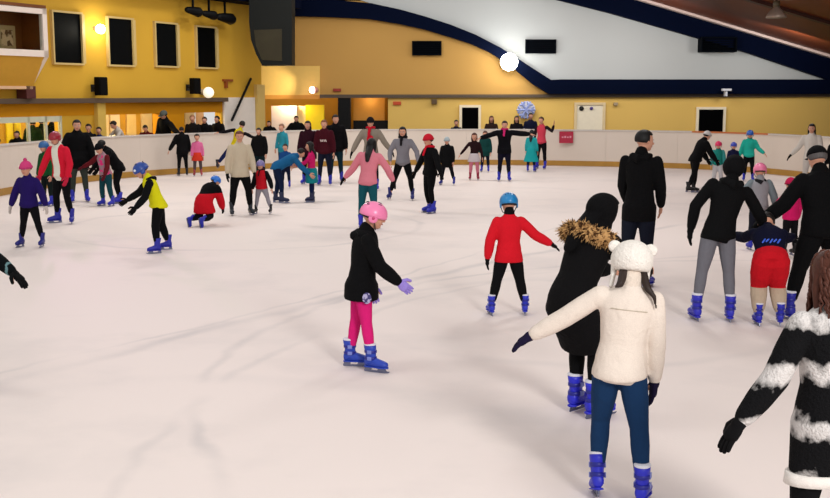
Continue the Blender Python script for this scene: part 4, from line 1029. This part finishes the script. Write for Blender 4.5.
def yellowdots(c):
    C, hs, HM = c['C'], c['hs'], c['HM']
    for x, y, z in ((.62, .62, .45), (-.55, .72, .45), (.9, -.2, .5)):
        bm = bmesh.new(); ellipsoid(bm, C + HM @ V((x, y, z)) * hs, (.22*hs, .2*hs, .18*hs), HM, 10, 8); obj('helmet_mark', bm, plain((226, 232, 240), .4), c['root'])
P('child in a bright yellow jacket with black sleeves and blue helmet skating left', 160, 252, 162, yaw=108, k=.75, group=SK,
  top=(226, 222, 24), sleeves=(12, 13, 16), trou=(10, 10, 14), puff=.030, fit=.02, hem=.12, lean=20, hat='helmet', hatc=(24, 66, 150), glove=BLK, boots=(36, 40, 160), hood=(14, 14, 18),
  la=((.15, .35, -1), (.1, .75, -.8)), ra=((.3, .6, -.8), (.1, .8, -.5)), ll=((.15, .22, -1), (.1, -.05, -1)), rl=((.15, -.15, -1), (.12, -.32, -1)), extras=yellowdots)
P('child kneeling on the ice in black and red jacket with bright blue helmet bowed', 204, 226, 177, yaw=-25, k=.4, group=SK, topmat=split_mat((186, 20, 34), (10, 10, 12), .62), trou=(14, 14, 20), puff=.055, fit=.03, lean=48, girth=1.15, hat='helmet', hatc=(30, 110, 205), boots=(34, 44, 170), glove=BLK, hem=.75, flare=.03,
  la=((.1, .3, -1), (.0, .4, -1)), ra=((.1, .3, -1), (.0, .4, -1)), ll=((.22, .15, -1), (.05, -1, -.12)), rl=((.22, .15, -1), (.05, -1, -.12)), lf=(75, 0), rf=(75, 0), pz=.33, hp=10, hy=-50)
P('woman in a beige coat and black trousers with short auburn hair', 241, 215, 131, yaw=-160, k=0, group=SK, top=(202, 188, 164), trou=(10, 10, 12), puff=.030, fit=.02, hem=.32, hair='short', hairc=(110, 56, 36), glove=BLK, boots=(26, 34, 44),
  la=((.25, .1, -1), (.1, .3, -1)), ra=((.22, 0, -1), (.1, .1, -1)), ll=((.2, .1, -1), (.1, -.05, -1)), rl=((.16, 0, -1), (.12, 0, -1)), hy=-10)
P('small child in red and black jacket with lilac helmet beside the beige coat', 262, 214, 160, yaw=165, k=1, group=SK, top=(190, 22, 38), sleeves=(14, 14, 18), trou=(150, 146, 156), puff=.032, hem=.2, hat='helmet', hatc=(120, 110, 165), boots=(16, 16, 24), scarf=(16, 16, 20),
  ll=((.35, 0, -1), (.3, 0, -1)), rl=((.2, 0, -1), (.15, 0, -1)), la=((.5, 0, -1), (.3, .1, -1)), ra=((.3, 0, -1), (.2, .1, -1)))
P('adult in a teal blue jacket bending down towards the child in a teal skirt', 277, 203, 149, yaw=-80, k=0, group=SK, top=(26, 92, 140), trou=(16, 28, 58), puff=.032, hem=.05, lean=62, hair='short', boots=(24, 34, 70),
  la=((.1, .6, -.8), (.1, .7, -.6)), ra=((.1, .6, -.8), (.1, .7, -.6)), ll=((.14, .1, -1), (.1, -.15, -1)), rl=((.2, .3, -1), (.1, .0, -1)), hp=12)
P('dark-haired child in blue behind the bending teal jacket adult', 286, 188, 144, yaw=180, k=.7, group=SK, top=(24, 70, 130), trou=(16, 24, 50))
P('child in pink top, teal skirt and navy leggings facing the bending adult', 312, 202, 142, yaw=90, k=.6, group=SK, top=(206, 30, 104), skirt=(26, 130, 140), skirtlen=.9, trou=(18, 30, 70), hair='long', boots=(24, 30, 70),
  la=((.1, .6, -.8), (.1, .9, -.3)), ra=((.1, .6, -.8), (.1, .9, -.3)))
P('long-haired adult in dark maroon behind the teal skirt child', 309, 184, 121, yaw=170, k=0, group=SK, top=(44, 12, 26), trou=(14, 14, 20), hair='long', hem=.3, puff=.03, la=((.4, 0, -1), (.3, .1, -1)))
def letters(c):
    TP, S = c['TP'], c['S']; bm = bmesh.new()
    for x in (-.04, -.014, .014, .04): tube(bm, [TP((x, .064 + c['puff'] / S, c['tl'] * .5)), TP((x + .012, .064 + c['puff'] / S, c['tl'] * .57))], [.008*S]*2, 6)
    obj('print', bm, plain((220, 200, 196), .6), c['root'])
P('adult in a maroon hooded top with a pale chest print and light brown hair', 325, 185, 120, yaw=176, k=0, group=SK, top=(66, 14, 26), trou=(20, 24, 44), hair='short', hairc=(140, 84, 48), hem=.15, puff=.034, boots=(34, 40, 170), extras=letters, hood=(60, 12, 24))
P('tallest adult in black with dark teal trousers beside the maroon top', 336, 182, 115, yaw=-170, k=0, group=SK, top=(10, 8, 12), trou=(18, 46, 56), hem=.3, puff=.045, girth=1.1, boots=(34, 40, 170))
P('child in a turquoise coat with light hair standing by the boards', 283, 172, 124, yaw=150, k=.6, group=SK, top=(44, 140, 160), trou=(30, 70, 90), hem=.5, hairc=(150, 110, 90))
P('adult in black with dark teal trousers just right of the beige coat', 260, 180, 128, yaw=170, k=0, group=SK, top=(12, 12, 14), trou=(14, 34, 38), hem=.3, puff=.03)
P('adult in black standing against the boards left of the pink child', 183, 176, 127, yaw=20, k=0, group=SK, top=(12, 12, 14), trou=(12, 12, 14), hem=.4, puff=.04, boots=(14, 14, 22), girth=1.1, la=((.5, 0, -1), (.6, .1, -1)))
P('small child in pink top and orange red skirt by the boards', 198, 176, 134, yaw=190, k=1, group=SK, top=(222, 110, 160), skirt=(214, 60, 40), skirtlen=.7, trou=(80, 70, 74), hair='short', boots=(160, 60, 70))
P('skater in yellow and black with one blue jeans leg stretched sideways at the boards', 236, 175, 121, yaw=-10, k=.2, group=SK, top=(212, 196, 30), sleeves=(20, 18, 24), trou=(24, 36, 84), hair='short', roll=18, boots=(16, 20, 40),
  ll=((1, 0, -.95), (.9, 0, -1.1)), rl=((.05, 0, -1), (.05, 0, -1)), la=((.9, .1, -.2), (1, .1, -.1)), ra=((.8, .1, -.4), (.9, .1, .1)))
# -- centre back
P('adult in grey-beige jacket with a red scarf and dark beanie, arms spread', 371, 190, 117, yaw=176, k=0, group=SK, top=(140, 130, 118), trou=(14, 14, 20), hat='beanie', hatc=(26, 20, 22), scarf=(196, 24, 46), puff=.036, glove=BLK, hem=.1,
  la=((.6, 0, -1), (.7, .1, -.9)), ra=((.6, 0, -1), (.5, .1, -1)), extras=lambda c: redpack(c))
P('woman in a pink jacket with long black hair skating away, arms held out', 368, 229, 139, yaw=-14, k=0, group=SK, top=(222, 130, 146), trou=(22, 84, 96), hair='long', hairc=(12, 10, 12), puff=.032, hem=.12, glove=BLK, lean=8,
  la=((.6, .0, -1), (.75, .05, -.8)), ra=((.6, .1, -.9), (.35, .3, -.9)), roll=3)
P('man in a grey sweater and black trousers with black hair, legs apart', 403, 200, 127, yaw=172, k=0, group=SK, top=(128, 126, 134), trou=(10, 10, 13), hairc=(12, 10, 12), scarf=(22, 20, 24), hem=.05, puff=.024, boots=(26, 34, 110), hair='long',
  la=((.6, 0, -1), (.2, .3, -1)), ra=((.5, 0, -1), (-.1, .5, -.8)), ll=((.26, .1, -1), (.12, -.1, -1)), rl=((.30, .0, -1), (.34, -.1, -1)))
P('skater in black with a red hat and red scarf gliding, arm trailing', 430, 213, 134, yaw=125, k=.3, group=SK, top=(10, 10, 12), trou=(10, 10, 13), hat='beanie', hatc=(200, 30, 50), scarf=(206, 22, 44), puff=.030, hem=.15, boots=(36, 44, 170), glove=BLK,
  la=((.5, .1, -.9), (.6, .1, -.8)), ra=((.5, .1, -.9), (.3, .3, -.8)), ll=((.06, .15, -1), (.05, -.15, -1)), rl=((.06, .05, -1), (.05, -.25, -1)))
P('child in a black coat and pale hat just right of the red scarf skater', 447, 185, 137, yaw=165, k=.4, group=SK, top=(12, 12, 14), trou=(14, 14, 22), hat='beanie', hatc=(176, 190, 196), hem=.7, puff=.03, boots=(36, 44, 150), ll=((.25, 0, -1), (.25, 0, -1)), rl=((.2, 0, -1), (.15, 0, -1)))
P('girl in dark brown jacket and white skirt with crimson boots', 474, 180, 133, yaw=178, k=.7, group=SK, top=(40, 20, 24), trou=(206, 120, 140), skirt=(206, 196, 200), skirtlen=.6, hairc=(80, 36, 28), hair='long', boots=(150, 18, 56), ra=((.7, 0, -.9), (.75, 0, -.9)), la=((.3, 0, -1), (.2, .1, -1)))
P('child in a dark green coat beside the white skirt girl', 485, 172, 131, yaw=170, k=.7, group=SK, top=(16, 62, 60), trou=(18, 24, 40), hem=.6, hairc=(90, 50, 44), puff=.03)
P('adult in black with both arms spread wide and a pink scarf', 504, 181, 121, yaw=178, k=0, group=SK, top=(10, 10, 16), trou=(16, 16, 36), scarf=(206, 40, 110), hem=.3, puff=.045, girth=1.08, hairc=(30, 20, 20),
  la=((1, 0, -.12), (1, 0, -.05)), ra=((.9, 0, -.3), (.7, .3, -.2)))
P('girl in a flared turquoise dress with a white collar near the spectators', 531, 172, 130, yaw=-20, k=.5, group=SK, top=(40, 160, 165), skirt=(28, 156, 160), skirtlen=1.25, trou=(20, 30, 60), hairc=(20, 26, 30), hair='long', scarf=(210, 220, 225))
P('skater in a coral pink top and black trousers behind the turquoise dress', 541, 169, 117, yaw=150, k=0, group=SK, top=(206, 66, 86), trou=(14, 12, 16), hairc=(80, 50, 36), sleeves=(30, 20, 26), la=((.5, .2, -.3), (.3, .3, .6)))
# -- right back
P('adult in black with a white beanie bending over the pink-helmeted child', 694, 193, 131, yaw=-75, k=0, group=SK, top=(10, 10, 12), trou=(10, 10, 12), hat='beanie', hatc=(214, 210, 208), puff=.045, hem=.15, lean=26, fit=.02, boots=(14, 14, 18), glove=BLK,
  la=((.1, .45, -1), (.1, .6, -.8)), ra=((.1, .45, -1), (.1, .6, -.8)), ll=((.1, .2, -1), (.05, -.05, -1)), rl=((.1, -.22, -1), (.1, -.5, -1)))
P('child in teal jacket and white trousers with a crimson helmet', 717, 187, 141, yaw=160, k=.8, group=SK, top=(30, 130, 120), trou=(196, 196, 200), hat='helmet', hatc=(214, 40, 96), puff=.03, fit=.02, sleeves=(60, 150, 150))
P('child in dark clothes with a blue helmet right of the crimson helmet', 732, 184, 142, yaw=175, k=.8, group=SK, top=(24, 26, 60), trou=(20, 22, 40), hat='helmet', hatc=(50, 70, 180))
P('child in a turquoise jacket, black trousers and blue helmet near the right boards', 748, 181, 130, yaw=165, k=.6, group=SK, top=(36, 176, 158), trou=(12, 14, 18), hat='helmet', hatc=(26, 84, 170), puff=.034, fit=.016, la=((.5, .1, -1), (.5, .3, -.4)), ra=((.3, 0, -1), (.3, .1, -1)))
P('adult in a white coat with black hair beyond the man in the dark cap', 809, 193, 124, yaw=150, k=0, group=SK, top=(214, 208, 200), trou=(206, 200, 194), hairc=(12, 10, 12), hair='long', puff=.03, hem=.3, glove=BLK, ra=((.45, .1, -1), (.7, .3, -.8)))
P('dark-haired skater in black cut by the right picture edge', 833, 194, 135, yaw=120, k=.2, group=SK, top=(14, 14, 18), trou=(14, 14, 18), puff=.03)
# -- spectators behind the boards
def SP_(label, x, yf, yt, c, **kw):
    P(label, x, yf, yt, yaw=kw.pop('yaw', 180), group=SPG, top=c, trou=(20, 20, 26), boots=(30, 30, 34), **kw)
SP_('spectator in a brown coat at the very left edge behind the boards', 1, 190, 138, (50, 36, 30))
SP_('spectator in black seen as a silhouette before the yellow panels', 20, 187, 131, (10, 10, 12), puff=.05)
SP_('broad spectator in dark green behind the far left glass', 35, 176, 120, (16, 40, 20), puff=.06, girth=1.2, yaw=0)
SP_('spectator in a bottle green coat next to the broad green one', 44, 173.5, 119, (10, 30, 16), puff=.06, yaw=10)
SP_('spectator in near-black green by the white window post', 54, 174.5, 117, (12, 20, 16), puff=.06, girth=1.1, yaw=0)
SP_('child spectator in a dark jacket right of the tall skater in black', 91, 179.5, 124, (20, 20, 26), k=.3)
SP_('spectator in a white coat with black hair leaning over the boards', 126, 176.5, 121, (206, 198, 190), lean=24, yaw=130, la=((.3, .5, -.6), (.1, .9, -.2)), ra=((.3, .5, -.6), (.1, .9, -.2)))
SP_('spectator in dark blue with a backpack left of the white coat', 101, 178, 127, (24, 44, 96), k=.3)
SP_('spectator in black with grey-green cap leaning along the boards', 167, 171.6, 110, (12, 12, 14), lean=16, roll=-14, puff=.05, hat='cap', hatc=(90, 96, 92), yaw=150, la=((.8, .3, -.6), (.9, .3, -.4)))
SP_('spectator in a dark red top resting arms on the boards', 149, 173.7, 125, (90, 16, 24), lean=22, hair='short')
SP_('spectator in black below the lamp by the white panel', 206, 168.5, 117, (12, 11, 13), puff=.05)
SP_('spectator in black leaning left of the leaning pole', 219, 167, 116, (14, 12, 14), puff=.05, yaw=150)
SP_('blond spectator in a dark coat right of the loudspeaker', 194, 169.5, 115, (24, 20, 20), hairc=(176, 130, 90))
SP_('spectator in black against the orange pillar left of white partition', 270, 162, 121, (10, 10, 12), puff=.05, yaw=170, la=((.6, .2, -.8), (.2, .8, -.2)))
SP_('spectator in black in front of the white partition', 297, 162, 116, (10, 10, 12), puff=.05, la=((.6, .2, -.8), (.2, .8, -.2)), ra=((.6, .2, -.8), (.2, .8, -.2)))
SP_('small spectator in dark blue left of the first dark doorway', 456, 162, 120, (24, 26, 44), k=.3)
SP_('brown-haired spectator just right of the first dark doorway', 491, 162.5, 116, (50, 36, 32), hairc=(96, 56, 36), hair='long')
SP_('spectator with loose black hair behind the turquoise dress group', 516, 163, 116, (20, 18, 24), hair='long')
SP_('spectator in navy under the pale blue snowflake', 530, 161, 113, (22, 26, 50))

finish()
sc.view_settings.view_transform = 'Standard'; sc.view_settings.look = 'None'
sc.view_settings.gamma = 1; sc.view_settings.use_curve_mapping = False
sc.view_settings.exposure = 0
